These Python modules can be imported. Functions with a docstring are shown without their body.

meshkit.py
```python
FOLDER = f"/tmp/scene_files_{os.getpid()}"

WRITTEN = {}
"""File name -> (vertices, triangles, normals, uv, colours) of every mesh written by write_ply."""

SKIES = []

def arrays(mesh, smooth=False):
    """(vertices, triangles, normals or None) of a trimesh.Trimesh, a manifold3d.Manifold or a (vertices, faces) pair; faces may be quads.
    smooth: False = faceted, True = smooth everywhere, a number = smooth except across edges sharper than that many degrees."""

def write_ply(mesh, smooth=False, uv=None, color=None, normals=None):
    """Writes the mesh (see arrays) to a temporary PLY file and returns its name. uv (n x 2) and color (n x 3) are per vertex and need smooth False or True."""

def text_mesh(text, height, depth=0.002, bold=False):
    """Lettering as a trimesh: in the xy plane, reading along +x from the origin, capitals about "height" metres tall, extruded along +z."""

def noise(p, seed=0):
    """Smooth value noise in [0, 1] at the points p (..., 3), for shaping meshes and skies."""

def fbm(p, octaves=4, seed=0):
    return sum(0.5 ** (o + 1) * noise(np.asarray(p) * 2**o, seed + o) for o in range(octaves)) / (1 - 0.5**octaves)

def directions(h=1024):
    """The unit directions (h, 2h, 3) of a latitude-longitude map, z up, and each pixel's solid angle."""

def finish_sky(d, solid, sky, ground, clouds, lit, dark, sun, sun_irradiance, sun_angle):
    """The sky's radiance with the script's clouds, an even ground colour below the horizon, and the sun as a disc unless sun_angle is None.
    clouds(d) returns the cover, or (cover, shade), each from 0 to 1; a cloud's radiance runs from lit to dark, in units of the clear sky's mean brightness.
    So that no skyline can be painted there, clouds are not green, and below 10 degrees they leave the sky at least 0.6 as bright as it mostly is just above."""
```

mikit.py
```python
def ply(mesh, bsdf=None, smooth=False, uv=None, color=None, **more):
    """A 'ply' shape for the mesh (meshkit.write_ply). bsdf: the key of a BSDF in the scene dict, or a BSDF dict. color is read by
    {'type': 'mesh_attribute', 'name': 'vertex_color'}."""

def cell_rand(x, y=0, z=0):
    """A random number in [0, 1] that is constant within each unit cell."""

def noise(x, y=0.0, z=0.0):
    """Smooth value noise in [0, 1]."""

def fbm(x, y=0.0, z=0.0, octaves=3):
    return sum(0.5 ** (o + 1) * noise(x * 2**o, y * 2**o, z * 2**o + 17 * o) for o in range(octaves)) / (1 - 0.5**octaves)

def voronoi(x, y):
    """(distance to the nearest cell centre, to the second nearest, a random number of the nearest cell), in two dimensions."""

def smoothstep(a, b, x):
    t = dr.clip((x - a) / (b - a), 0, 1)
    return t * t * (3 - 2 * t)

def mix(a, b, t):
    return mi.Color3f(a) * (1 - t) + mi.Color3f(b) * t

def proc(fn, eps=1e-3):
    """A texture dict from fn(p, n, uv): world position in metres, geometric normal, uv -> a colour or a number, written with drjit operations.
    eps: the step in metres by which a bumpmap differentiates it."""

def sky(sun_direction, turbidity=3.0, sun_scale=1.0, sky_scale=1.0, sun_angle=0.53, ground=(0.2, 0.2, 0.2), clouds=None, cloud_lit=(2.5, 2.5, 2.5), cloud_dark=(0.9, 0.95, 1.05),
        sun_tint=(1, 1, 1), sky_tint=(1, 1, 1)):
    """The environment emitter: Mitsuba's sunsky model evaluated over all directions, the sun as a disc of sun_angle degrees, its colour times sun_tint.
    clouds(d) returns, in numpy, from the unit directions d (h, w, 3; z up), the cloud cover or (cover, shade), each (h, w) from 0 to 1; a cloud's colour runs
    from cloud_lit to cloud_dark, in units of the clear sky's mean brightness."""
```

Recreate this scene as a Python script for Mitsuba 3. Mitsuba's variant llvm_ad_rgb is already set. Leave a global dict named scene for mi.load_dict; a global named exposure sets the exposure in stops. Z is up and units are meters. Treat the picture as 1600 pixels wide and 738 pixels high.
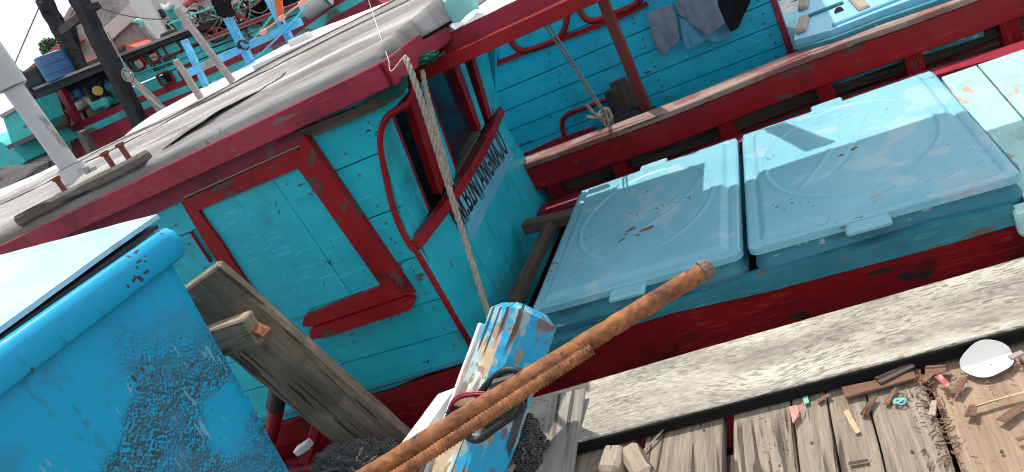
import math, random
import numpy as np, trimesh, mitsuba as mi, drjit as dr
import shapely.geometry as sg
import manifold3d as m3
import mikit, meshkit
from mikit import smoothstep, mix, proc
def noise(x, y=0.0, z=0.0):
    """smooth value noise in [0, 1], lighter to compile than mikit's"""
    p = [mi.Float(v) for v in (x, y, z)]; i = [dr.floor(v) for v in p]
    t = [(v - a) * (v - a) * (3 - 2 * (v - a)) for v, a in zip(p, i)]
    n = [mi.UInt32(mi.Int32(a)) * k for a, k in zip(i, (374761393, 668265263, 2147483647))]
    m = [a + k for a, k in zip(n, (374761393, 668265263, 2147483647))]
    def rnd(h):
        h = (h ^ (h >> 13)) * 1274126177
        return mi.Float((h ^ (h >> 16)) >> 8)
    def row(b, c):
        q = rnd(n[0] + b + c); return dr.fma(rnd(m[0] + b + c) - q, t[0], q)
    def face(c):
        q = row(n[1], c); return dr.fma(row(m[1], c) - q, t[1], q)
    a = face(n[2]); return dr.fma(face(m[2]) - a, t[2], a) * (1 / 16777215.0)
def fbm(x, y=0.0, z=0.0, octaves=3):
    return sum(0.5 ** (o + 1) * noise(x * 2 ** o, y * 2 ** o, z * 2 ** o + 17 * o) for o in range(octaves)) / (1 - 0.5 ** octaves)

random.seed(7)
rng = np.random.default_rng(7)
scene, labels = {}, {}
V3 = lambda *a: np.array(a if len(a) > 1 else a[0], float)
T = mi.ScalarTransform4f

# ---------------------------------------------------------------- camera, sun and sky, exposure
EYE = V3(0, 0, 1.35)
scene['camera'] = {'type': 'perspective', 'fov': 69.05, 'fov_axis': 'x', 'near_clip': 0.02, 'far_clip': 2000.0,
                   'to_world': T().look_at(origin=EYE.tolist(), target=(EYE + V3(-0.40388, 0.85524, -0.32472)).tolist(), up=[0.28855, 0.45593, 0.84194])}
SUN = (-0.15, 0.44, 1.0)
scene['sky'] = mikit.sky(SUN, turbidity=4, sun_angle=0.6, sun_scale=1.0, sun_tint=(0.90, 0.98, 1.10), clouds=lambda d: 0.8 * np.ones(d.shape[:2]), cloud_lit=(3.1, 3.1, 3.15))
exposure = 1.85

# ---------------------------------------------------------------- materials
# parameters as opaque values, so that all paints (and all woods) share one compiled program
def OC(c): return mi.Color3f(*[dr.opaque(mi.Float, float(x)) for x in c])
def OF(x): return dr.opaque(mi.Float, float(x))
def bsdf(name, d, bump=None, scale=1.0):
    if bump is not None:
        d = {'type': 'bumpmap', 'tex': bump, 'scale': scale, 'bsdf': d}
    scene[name] = {'type': 'twosided', 'bsdf': d}
def plain(name, col, rough=0.5, spec=0.5, **k):
    bsdf(name, {'type': 'principled', 'base_color': {'type': 'rgb', 'value': list(col)}, 'roughness': rough, 'specular': spec, **k})
def pr(col, rough=0.5, spec=0.5, **k):
    return {'type': 'principled', 'base_color': col, 'roughness': rough, 'specular': spec, **k}

def paint(name, base, under=(0.13, 0.11, 0.09), dirt=(0.03, 0.035, 0.035), rough=0.38, spec=0.28, chip=0.80, dirty=0.5, streak=0.0, fade=(0.85, 1.15), bump=0.0006, fs=1.0, tone=None):
    """old brushed paint on wood: mottled tone, dirt flecks, chips to the wood below; grain along uv.x"""
    tone = tone or tuple(min(1, c * 1.25 + .01) for c in base)
    base, tone, under, dirt, chip, dirty, f0, f1, fs = OC(base), OC(tone), OC(under), OC(dirt), OF(chip), OF(dirty), OF(fade[0]), OF(fade[1] - fade[0]), OF(fs)
    def f(p, n, uv):
        a = fbm(p.x * 4 * fs, p.y * 4 * fs, p.z * 4 * fs, 4)
        b = fbm(p.x * 23 * fs + 7, p.y * 23 * fs, p.z * 23 * fs, 3)
        g = fbm(uv.x * 3 * fs, uv.y * 75 * fs, 0.5, 3)
        c = mix(base, tone, smoothstep(.35, .7, a)) * (f0 + f1 * (.5 * g + .5 * b))
        c = mix(c, dirt, dirty * smoothstep(.56, .82, fbm(p.x * 9 * fs, p.y * 9 * fs, p.z * 9 * fs + 3, 4)))
        sp = noise(p.x * 110 * fs, p.y * 110 * fs, p.z * 110 * fs) * noise(p.x * 13 * fs, p.y * 13 * fs, p.z * 13 * fs + 5)
        c = mix(c, dirt, smoothstep(.66, .74, sp))
        c = mix(c, tone * 1.25 + .02, .55 * smoothstep(.66, .72, fbm(uv.x * 14 * fs, uv.y * 130 * fs, 4.0, 3)) * smoothstep(.5, .62, noise(p.x * 6 * fs, p.y * 6 * fs, p.z * 6 * fs + 9)))
        k = fbm(uv.x * 8 * fs + 3, uv.y * 22 * fs, 2.0, 4) * .6 + .4 * a
        return mix(c, under, smoothstep(chip - .14, chip - .11, k))
    def h(p, n, uv):
        return fbm(uv.x * 6 * fs, uv.y * 90 * fs, 0.5, 3) + .6 * fbm(p.x * 30 * fs, p.y * 30 * fs, p.z * 30 * fs, 2)
    bsdf(name, pr(proc(f), rough, spec), proc(h), bump)

def wood(name, light, dark, crack=(0.02, 0.018, 0.015), tint=None, tamt=0.0, rough=0.85, bump=0.003, gs=1.0, cracks=.70):
    """weathered grain along uv.x (metres); tint = moss, stain or old paint in patches"""
    light, dark, crack, tint, tamt, gs, cracks = OC(light), OC(dark), OC(crack), OC(tint or dark), OF(tamt), OF(gs), OF(cracks)
    def f(p, n, uv):
        w = noise(uv.x * 2.5, uv.y * 9, 1.0) * .05
        g = fbm(uv.x * 2.2 * gs, (uv.y + w) * 55 * gs, 0.0, 4)
        fine = fbm(uv.x * 14 * gs, uv.y * 320 * gs, 3.0, 2)
        pat = fbm(p.x * 5, p.y * 5, p.z * 5, 4)
        c = mix(dark, light, dr.clip(.75 * g + .55 * fine + .5 * pat - .38, 0, 1))
        c = mix(c, tint, tamt * smoothstep(.42, .66, fbm(p.x * 7 + 9, p.y * 7, p.z * 7, 4)))
        ck = smoothstep(cracks, cracks + .08, noise(uv.x * 3.6 * gs, (uv.y + w) * 75 * gs, 7.0)) * smoothstep(.45, .6, noise(uv.x * 2.3 * gs, uv.y * 11 * gs, 9.0))
        c = mix(c, crack, .75 * ck)
        fl = smoothstep(.78, .86, noise(p.x * 160, p.y * 160, p.z * 160)) * smoothstep(.4, .7, noise(p.x * 12, p.y * 12, p.z * 12))
        return mix(c, crack, .6 * fl)
    def h(p, n, uv):
        w = noise(uv.x * 2.5, uv.y * 9, 1.0) * .05
        ck = smoothstep(cracks, cracks + .08, noise(uv.x * 3.6 * gs, (uv.y + w) * 75 * gs, 7.0)) * smoothstep(.45, .6, noise(uv.x * 2.3 * gs, uv.y * 11 * gs, 9.0))
        return .55 * fbm(uv.x * 2.2 * gs, (uv.y + w) * 55 * gs, 0.0, 4) + .2 * fbm(uv.x * 14 * gs, uv.y * 320 * gs, 3.0, 2) - .8 * ck
    bsdf(name, pr(proc(f), rough, .25), proc(h), bump)

paint('teal_paint', (0.014, 0.39, 0.49), tone=(0.020, 0.44, 0.54), under=(0.07, 0.12, 0.13), rough=.33, dirty=.30, chip=.86)
paint('blue_teal_paint', (0.010, 0.38, 0.58), tone=(0.016, 0.43, 0.63), under=(0.05, 0.10, 0.13), rough=.4, dirty=.30, chip=.86)
paint('hull_red_paint', (0.21, 0.006, 0.010), tone=(0.26, 0.010, 0.014), under=(0.03, 0.02, 0.02), dirt=(0.018, 0.010, 0.011), rough=.45, spec=.2, dirty=1.0, chip=.79, fade=(.5, 1.1))
paint('red_paint', (0.21, 0.006, 0.010), tone=(0.26, 0.010, 0.014), under=(0.10, 0.05, 0.045), dirt=(0.035, 0.012, 0.014), rough=.4, spec=.2, dirty=.8, chip=.78)
paint('maroon_paint', (0.21, 0.012, 0.030), tone=(0.26, 0.022, 0.042), under=(0.16, 0.08, 0.07), dirt=(0.03, 0.012, 0.016), rough=.5, dirty=.6, chip=.84)
paint('oxide_paint', (0.13, 0.022, 0.018), tone=(0.16, 0.03, 0.025), under=(0.09, 0.05, 0.04), rough=.6, dirty=.6, chip=.78)
paint('deck_paint', (0.30, 0.55, 0.55), tone=(0.37, 0.62, 0.61), under=(0.42, 0.30, 0.25), dirt=(0.20, 0.22, 0.2), rough=.7, dirty=.5, chip=.71)
paint('gunwale_paint', (0.022, 0.15, 0.20), tone=(0.035, 0.19, 0.24), under=(0.11, 0.11, 0.09), rough=.5, dirty=.6, chip=.78)
paint('green_paint', (0.045, 0.41, 0.43), tone=(0.06, 0.47, 0.47), under=(0.12, 0.13, 0.12), rough=.6, dirty=.5, chip=.8, fs=.25)
paint('sky_blue_paint', (0.07, 0.36, 0.62), tone=(0.12, 0.45, 0.72), under=(0.25, 0.22, 0.18), rough=.5, dirty=.3, chip=.78)
paint('post_blue_paint', (0.02, 0.33, 0.56), tone=(0.05, 0.42, 0.62), under=(0.33, 0.23, 0.15), dirt=(0.08, 0.055, 0.04), rough=.6, dirty=.5, chip=.70, bump=.002, fs=1.6)
paint('post_white_paint', (0.50, 0.56, 0.54), tone=(0.66, 0.68, 0.64), under=(0.36, 0.24, 0.15), dirt=(0.30, 0.17, 0.09), rough=.7, dirty=.8, chip=.70, bump=.002, fs=1.6)
paint('white_paint', (0.66, 0.65, 0.64), tone=(0.74, 0.74, 0.73), under=(0.35, 0.33, 0.31), dirt=(0.3, 0.28, 0.26), rough=.6, dirty=.3, chip=.84)
paint('banner_blue', (0.09, 0.36, 0.50), tone=(0.12, 0.41, 0.55), under=(0.03, 0.25, 0.31), rough=.45, dirty=.25, chip=.80)
wood('jetty_wood', (0.335, 0.285, 0.23), (0.10, 0.082, 0.066), gs=1.4)
wood('jetty_wood_brown', (0.35, 0.265, 0.19), (0.15, 0.10, 0.068), gs=.9)
wood('grey_wood', (0.36, 0.345, 0.32), (0.15, 0.14, 0.125), gs=.8, cracks=.7)
wood('mossy_wood', (0.34, 0.285, 0.21), (0.105, 0.085, 0.062), tint=(0.075, 0.08, 0.058), tamt=.6, gs=1.3, cracks=.76)
wood('chip_wood', (0.22, 0.125, 0.085), (0.07, 0.038, 0.028), gs=2.0)
wood('pale_wood', (0.58, 0.42, 0.27), (0.34, 0.22, 0.13), gs=2.0)
wood('dark_wood', (0.12, 0.095, 0.08), (0.035, 0.028, 0.025), gs=1.0)
wood('black_wood', (0.05, 0.053, 0.062), (0.012, 0.013, 0.018), gs=.3, bump=.006)
wood('far_wood', (0.42, 0.39, 0.36), (0.2, 0.18, 0.17), gs=.5)
wood('cap_wood', (0.33, 0.255, 0.225), (0.17, 0.10, 0.09), tint=(0.17, 0.025, 0.03), tamt=.65, gs=1.0)

def beam_marks(uv):
    # short curved saw and rope scratches
    v = uv.y + .012 * dr.sin(uv.x * 9) + .03 * (noise(uv.x * 5, uv.y * 9, 3.0) - .5) + .35 * dr.square(noise(uv.x * 1.1, uv.y * 2, 8.0)) * uv.x * .1
    m = smoothstep(.56, .74, .7 * noise(uv.x * 48, v * 330, 2.0) + .3 * noise(uv.x * 95, v * 600, 5.0))
    k = smoothstep(.60, .78, noise(uv.x * 60 + v * 260, v * 150 - uv.x * 25, 6.0))
    return dr.maximum(m * smoothstep(.25, .6, fbm(uv.x * 5, uv.y * 13, 5.0, 3)), .8 * k * smoothstep(.35, .65, fbm(uv.x * 3 + 4, uv.y * 9, 1.0, 3)))
def beam_f(p, n, uv):
    pat = fbm(uv.x * 3, uv.y * 10, 0.0, 4)
    fine = fbm(uv.x * 60, uv.y * 160, 1.0, 2)
    c = mix((0.21, 0.198, 0.172), (0.53, 0.505, 0.445), dr.clip(.5 + 1.5 * (pat - .5) + .6 * (fine - .5), 0, 1))
    c = mix(c, (0.33, 0.355, 0.30), .35 * smoothstep(.5, .7, fbm(uv.x * 1.7 + 5, uv.y * 3, 3., 3)))
    return mix(c, (0.12, 0.11, 0.095), .75 * beam_marks(uv))
def beam_h(p, n, uv):
    return -beam_marks(uv) + .3 * fbm(uv.x * 60, uv.y * 160, 1.0, 2)
bsdf('beam_wood', pr(proc(beam_f), .8, .25), proc(beam_h), .0015)

def tarp_f(p, n, uv):
    a = fbm(p.x * .8, p.y * 6, 0., 4)
    b = fbm(p.x * 5, p.y * 30, 3., 3)
    c = mix((0.165, 0.165, 0.165), (0.345, 0.35, 0.355), dr.clip(2.2 * a - .6, 0, 1)) * (.7 + .6 * b)
    c = mix(c, (0.125, 0.108, 0.092), .7 * smoothstep(.56, .72, fbm(p.x * 1.3 + 4, p.y * 17, 5., 4)))
    return mix(c, (0.12, 0.12, 0.12), smoothstep(.88, .92, noise(p.x * 90, p.y * 90, 2.)) * smoothstep(.5, .7, noise(p.x * 7, p.y * 7, 1.)))
def tarp_h(p, n, uv):
    return fbm(p.x * 3, p.y * 26, p.z * 8, 4) + .35 * fbm(p.x * 14, p.y * 40, 1., 3)
bsdf('tarp', pr(proc(tarp_f), .75, .3), proc(tarp_h), .006)

def lid_f(p, n, uv):
    a = fbm(p.x * 5, p.y * 5, p.z * 5, 4)
    c = mix((0.125, 0.36, 0.46), (0.18, 0.425, 0.53), dr.clip(1.5 * a - .25, 0, 1))
    sc = smoothstep(.70, .76, fbm(p.x * 16 + p.y * 12, p.y * 60 - p.x * 30, 2., 3)) * smoothstep(.45, .6, noise(p.x * 3.2, p.y * 3.2, 1.))
    c = mix(c, (0.19, 0.26, 0.28), .6 * sc)
    st = smoothstep(.60, .72, fbm(p.x * 8 + 3, p.y * 8, 6., 4))
    c = mix(c, (0.36, 0.48, 0.52), .4 * st)
    sp = noise(p.x * 80, p.y * 80, p.z * 80) * noise(p.x * 9 + 4, p.y * 9, 3.)
    return mix(c, (0.09, 0.10, 0.10), .8 * smoothstep(.70, .74, sp))
def lid_h(p, n, uv):
    return fbm(p.x * 22, p.y * 22, p.z * 22, 3) + .4 * fbm(p.x * 90, p.y * 90, p.z * 90, 2)
bsdf('lid_plastic', pr(proc(lid_f), .42, .45), proc(lid_h), .0012)

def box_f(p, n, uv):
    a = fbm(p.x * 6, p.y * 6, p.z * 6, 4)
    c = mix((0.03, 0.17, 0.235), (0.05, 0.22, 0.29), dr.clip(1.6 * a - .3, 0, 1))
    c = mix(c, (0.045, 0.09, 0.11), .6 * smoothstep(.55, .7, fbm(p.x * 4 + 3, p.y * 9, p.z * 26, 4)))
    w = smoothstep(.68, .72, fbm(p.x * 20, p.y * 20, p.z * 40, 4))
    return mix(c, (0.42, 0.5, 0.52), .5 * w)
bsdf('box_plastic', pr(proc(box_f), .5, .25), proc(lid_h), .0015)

def bin_f(p, n, uv):
    a = fbm(p.x * 3, p.y * 3, p.z * 3, 4)
    c = mix((0.004, 0.28, 0.52), (0.008, 0.33, 0.58), dr.clip(1.5 * a - .2, 0, 1))
    patch = fbm(p.x * 3 + 2, p.y * 3.4 + 1.6, p.z * 3.4, 4)
    grain = noise(p.x * 270, p.y * 270, p.z * 270)
    g2 = fbm(p.x * 70, p.y * 70, p.z * 70, 3)
    m = smoothstep(.36, .50, patch) * smoothstep(.40, .54, .6 * grain + .4 * g2)
    low = smoothstep(1.0, .72, p.z + .25 * (noise(p.x * 5, p.y * 5, p.z * 5) - .5))   # mould starts below the rim
    c = mix(c, (0.030, 0.045, 0.045), .9 * m * low)
    c = mix(c, (0.05, 0.13, 0.16), .4 * smoothstep(.40, .56, patch) * smoothstep(.38, .6, fbm(p.x * 20, p.y * 20, p.z * 20, 3)) * low)
    run = smoothstep(.62, .80, noise(p.x * 60, p.y * 60, p.z * 5)) * smoothstep(.52, .70, fbm(p.x * 5 + 9, p.y * 5, p.z * 3, 3)) * smoothstep(.35, .6, noise(p.x * 90, p.y * 90, p.z * 60))
    c = mix(c, (0.03, 0.12, 0.17), .45 * run)
    mot = smoothstep(.55, .7, fbm(p.x * 11, p.y * 11, p.z * 11, 4))
    c = mix(c, (0.03, 0.19, 0.33), .5 * mot)
    sc = smoothstep(.72, .76, fbm(p.x * 40, p.y * 60, p.z * 14, 3)) * smoothstep(.5, .66, noise(p.x * 6, p.y * 6, p.z * 6))
    c = mix(c, (0.20, 0.40, 0.50), .6 * sc)
    return mix(c, (0.05, 0.05, 0.05), smoothstep(.60, .66, noise(p.x * 95, p.y * 95, p.z * 95) * noise(p.x * 15, p.y * 15, p.z * 15 + 2)))
bsdf('bin_plastic', pr(proc(bin_f), .36, .25), proc(lid_h), .001)
def binlid_f(p, n, uv):
    a = fbm(p.x * 4, p.y * 4, p.z * 4, 4)
    c = mix((0.16, 0.42, 0.60), (0.34, 0.58, 0.72), dr.clip(1.8 * a - .3, 0, 1))
    return mix(c, (0.2, 0.25, 0.27), .5 * smoothstep(.6, .7, fbm(p.x * 25, p.y * 9, p.z * 9, 3)))
bsdf('bin_lid_plastic', pr(proc(binlid_f), .3, .5), proc(lid_h), .001)

def rust_f(p, n, uv):
    a = fbm(p.x * 18, p.y * 18, p.z * 18, 4)
    b = fbm(p.x * 90, p.y * 90, p.z * 90, 3)
    c = mix((0.095, 0.040, 0.022), (0.36, 0.15, 0.058), dr.clip(1.3 * a + .9 * b - .6, 0, 1))
    return mix(c, (0.06, 0.035, 0.028), .8 * smoothstep(.62, .74, fbm(p.x * 55 + 4, p.y * 55, p.z * 55, 3)))
def rust_h(p, n, uv):
    return fbm(p.x * 80, p.y * 80, p.z * 80, 4)
bsdf('rust', pr(proc(rust_f), .8, .3), proc(rust_h), .004)

def rope_f(p, n, uv):
    return mix((0.15, 0.14, 0.12), (0.37, 0.345, 0.295), fbm(p.x * 150, p.y * 150, p.z * 60, 3))
bsdf('rope_fibre', pr(proc(rope_f), .95, .1))
def cloth_f(p, n, uv):
    return mix((0.11, 0.145, 0.20), (0.19, 0.235, 0.30), fbm(p.x * 20, p.y * 20, p.z * 40, 4))
bsdf('grey_cloth', pr(proc(cloth_f), .95, .1, sheen=.3))
def net_f(p, n, uv):
    a = dr.abs(dr.sin(uv.x * 420)) * dr.abs(dr.sin(uv.y * 420))
    return mix((0.16, 0.16, 0.16), (0.012, 0.013, 0.015), smoothstep(.15, .6, a))
bsdf('net_mesh', pr(proc(net_f), .9, .2), proc(lambda p, n, uv: fbm(uv.x * 60, uv.y * 60, 0., 3)), .004)
def block_f(p, n, uv):
    j = smoothstep(.93, .96, dr.abs(2 * (p.x * 2.5 - dr.floor(p.x * 2.5)) - 1)) 
    a = fbm(p.x * 1.5, p.y * 1.5, p.z * 1.5, 4)
    return mix((0.20, 0.185, 0.18), (0.42, 0.385, 0.37), dr.clip(1.6 * a - .3 + .7 * (fbm(p.x * 14, p.y * 14, p.z * 14, 2) - .5), 0, 1))
bsdf('block_wall', pr(proc(block_f), .9, .2))
plain('black_rubber', (0.018, 0.019, 0.022), .55)
plain('tyre_rubber', (0.02, 0.021, 0.024), .8, .3)
plain('dark_glass', (0.008, 0.016, 0.03), .12, .5)
plain('black_letters', (0.012, 0.012, 0.016), .5)
plain('black_cloth', (0.010, 0.010, 0.013), .95, .1)
plain('light_cloth', (0.09, 0.30, 0.48), .9, .1)
plain('aqua_plastic', (0.20, 0.52, 0.52), .5)
plain('white_sheet', (0.78, 0.79, 0.78), .55)
scene['canopy_plastic'] = {'type': 'principledthin', 'base_color': {'type': 'rgb', 'value': [0.80, 0.82, 0.82]}, 'roughness': 0.6, 'diff_trans': 0.4, 'eta': 1.4}
plain('paper', (0.60, 0.60, 0.60), .8, .2)
plain('red_plastic', (0.50, 0.06, 0.06), .4)
plain('pink_plastic', (0.62, 0.20, 0.18), .4)
plain('green_plastic', (0.12, 0.40, 0.36), .5)
plain('red_wire_coat', (0.32, 0.03, 0.06), .35)
plain('grey_pvc', (0.42, 0.43, 0.43), .45)
plain('barrel_blue', (0.035, 0.12, 0.26), .5)
plain('tank_brown', (0.22, 0.11, 0.075), .3, .6)
plain('tarp_blue', (0.02, 0.13, 0.38), .6)
plain('salmon', (0.52, 0.19, 0.14), .8)
plain('tile_red', (0.40, 0.10, 0.085), .85)
plain('wall_white', (0.62, 0.62, 0.60), .9)
plain('olive_mat', (0.10, 0.085, 0.03), .95, .1)
plain('pale_blue_plastic', (0.16, 0.42, 0.58), .4)
plain('grime', (0.28, 0.24, 0.19), .9)
plain('steel', (0.30, 0.30, 0.30), .45, metallic=.8)
plain('float_pink', (0.60, 0.27, 0.20), .6)
plain('leaf_green', (0.05, 0.09, 0.035), .8)
plain('bark', (0.08, 0.06, 0.045), .9)
plain('yellow_plastic', (0.5, 0.32, 0.06), .5)
plain('orange_cloth', (0.55, 0.10, 0.03), .8)
def water_h(p, n, uv): return fbm(p.x * 2.2, p.y * 2.2, 0., 4)
bsdf('sea_water', pr({'type': 'rgb', 'value': [0.03, 0.04, 0.035]}, .08, .5), proc(water_h), .05)
plain('mud', (0.10, 0.085, 0.065), .9)

# ---------------------------------------------------------------- mesh helpers: a mesh is (vertices, triangles, uv)
def join(ms):
    v, f, u, k = [], [], [], 0
    for a, b, c in ms:
        v.append(a); f.append(np.asarray(b) + k); u.append(c); k += len(a)
    return np.vstack(v), np.vstack(f), np.vstack(u)
def put(key, mesh, mat, smooth=False):
    if key in scene:
        i = 1
        while '%s_%03d' % (key, i) in scene: i += 1
        key = '%s_%03d' % (key, i)
    if isinstance(mesh, trimesh.Trimesh) or hasattr(mesh, 'to_mesh'):
        scene[key] = mikit.ply(mesh, mat, smooth)
    elif smooth is True or smooth is False:
        scene[key] = mikit.ply((mesh[0], mesh[1]), mat, smooth, uv=mesh[2])
    else:
        scene[key] = mikit.ply((mesh[0], mesh[1]), mat, smooth)
    return key
def thing(key, label, cat, group=None, kind=None):
    labels[key] = {'label': label, 'category': cat}
    if group: labels[key]['group'] = group
    if kind: labels[key]['kind'] = kind
    return key
def structure(key, mesh, mat, label=None):
    put(key, mesh, mat); labels[key] = {'kind': 'structure'}
def unit(a):
    a = V3(a); return a / max(np.linalg.norm(a), 1e-9)

def bar(a, b, w, h, up=(0, 0, 1), ch=0.003, n=1, wob=0.0, end=None, seed=0, taper=1.0, bow=None, o=None):
    """squared timber from a to b: w across, h along up, chamfered edges, optional uneven faces"""
    a, b = V3(a), V3(b); d = unit(b - a); L = np.linalg.norm(b - a)
    s = unit(np.cross(d, unit(up))); u = np.cross(s, d)
    ch = min(ch, w * .3, h * .3, L * .3)
    x, y = w / 2, h / 2
    sec = np.array([(x - ch, y), (-x + ch, y), (-x, y - ch), (-x, -y + ch), (-x + ch, -y), (x - ch, -y), (x, -y + ch), (x, y - ch)])
    ts = np.concatenate([[0], np.linspace(ch, L - ch, n + 1), [L]])
    o = rng.random() * 20 if o is None else o
    rings = []
    for i, t in enumerate(ts):
        k = 1 - (2 * ch / np.array([w, h]) if i in (0, len(ts) - 1) else 0)
        tp = 1 + (taper - 1) * t / L
        q = sec * k * tp
        c = a + d * t
        if bow is not None: c = c + V3(bow) * (1 - (2 * t / L - 1) ** 2)
        rings.append(c + q[:, :1] * s + q[:, 1:] * u)
    rings = np.array(rings)
    if wob:
        pts = rings.reshape(-1, 3)
        dsp = np.stack([meshkit.fbm(pts * 9 + o + 31 * k, 3) - .5 for k in range(3)], 1) * 2 * wob
        rings = (pts + dsp).reshape(rings.shape)
    per = np.concatenate([[0], np.cumsum(np.linalg.norm(np.roll(sec, -1, 0) - sec, axis=1))])
    v, f, uv = [], [], []
    for i in range(len(ts) - 1):
        for j in range(8):
            k = len(v); j2 = (j + 1) % 8
            v += [rings[i, j], rings[i + 1, j], rings[i + 1, j2], rings[i, j2]]
            uv += [(ts[i] + o, per[j] + o), (ts[i + 1] + o, per[j] + o), (ts[i + 1] + o, per[j + 1] + o), (ts[i] + o, per[j + 1] + o)]
            f += [(k, k + 1, k + 2), (k, k + 2, k + 3)]
    for i in (0, len(ts) - 1):
        k = len(v); v += list(rings[i]); uv += [(o + .02 * q[1], o + 3 * q[0]) for q in sec]
        f += [(k, k + j, k + j + 1) for j in range(1, 7)]
    return np.array(v), np.array(f), np.array(uv)

def slab(pts, vec, holes=(), grain=None, cut=()):
    """planar outline of 3D points, thickened by vec; uv in metres along grain"""
    P = np.array(pts, float); vec = V3(vec)
    c = P.mean(0); _, _, vt = np.linalg.svd(P - c); N = vt[2]
    g = unit(grain) if grain is not None else vt[0]
    g = unit(g - N * (g @ N)); hh = np.cross(N, g)
    to2 = lambda Q: np.stack([(np.array(Q, float) - c) @ g, (np.array(Q, float) - c) @ hh], 1)
    poly = sg.Polygon(to2(P), [to2(h) for h in holes]).buffer(0)
    for h in cut: poly = poly.difference(sg.Polygon(to2(h)).buffer(0))
    geoms = getattr(poly, 'geoms', [poly])
    o = rng.random() * 20
    out = []
    for q in geoms:
        v2, f2 = trimesh.creation.triangulate_polygon(q, engine='earcut')
        A = c + v2[:, :1] * g + v2[:, 1:] * hh
        out += [(A, f2, v2 + o), (A + vec, f2[:, ::-1], v2 + o)]
        for ring in [q.exterior, *q.interiors]:
            r = np.array(ring.coords)[:-1]; R3 = c + r[:, :1] * g + r[:, 1:] * hh
            m = len(r); t = np.linalg.norm(vec)
            for i in range(m):
                j = (i + 1) % m
                e = np.linalg.norm(R3[j] - R3[i])
                out.append((np.array([R3[i], R3[j], R3[j] + vec, R3[i] + vec]), np.array([(0, 1, 2), (0, 2, 3)]), np.array([(o, o), (o + e, o), (o + e, o + t), (o, o + t)])))
    return join(out)

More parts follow.
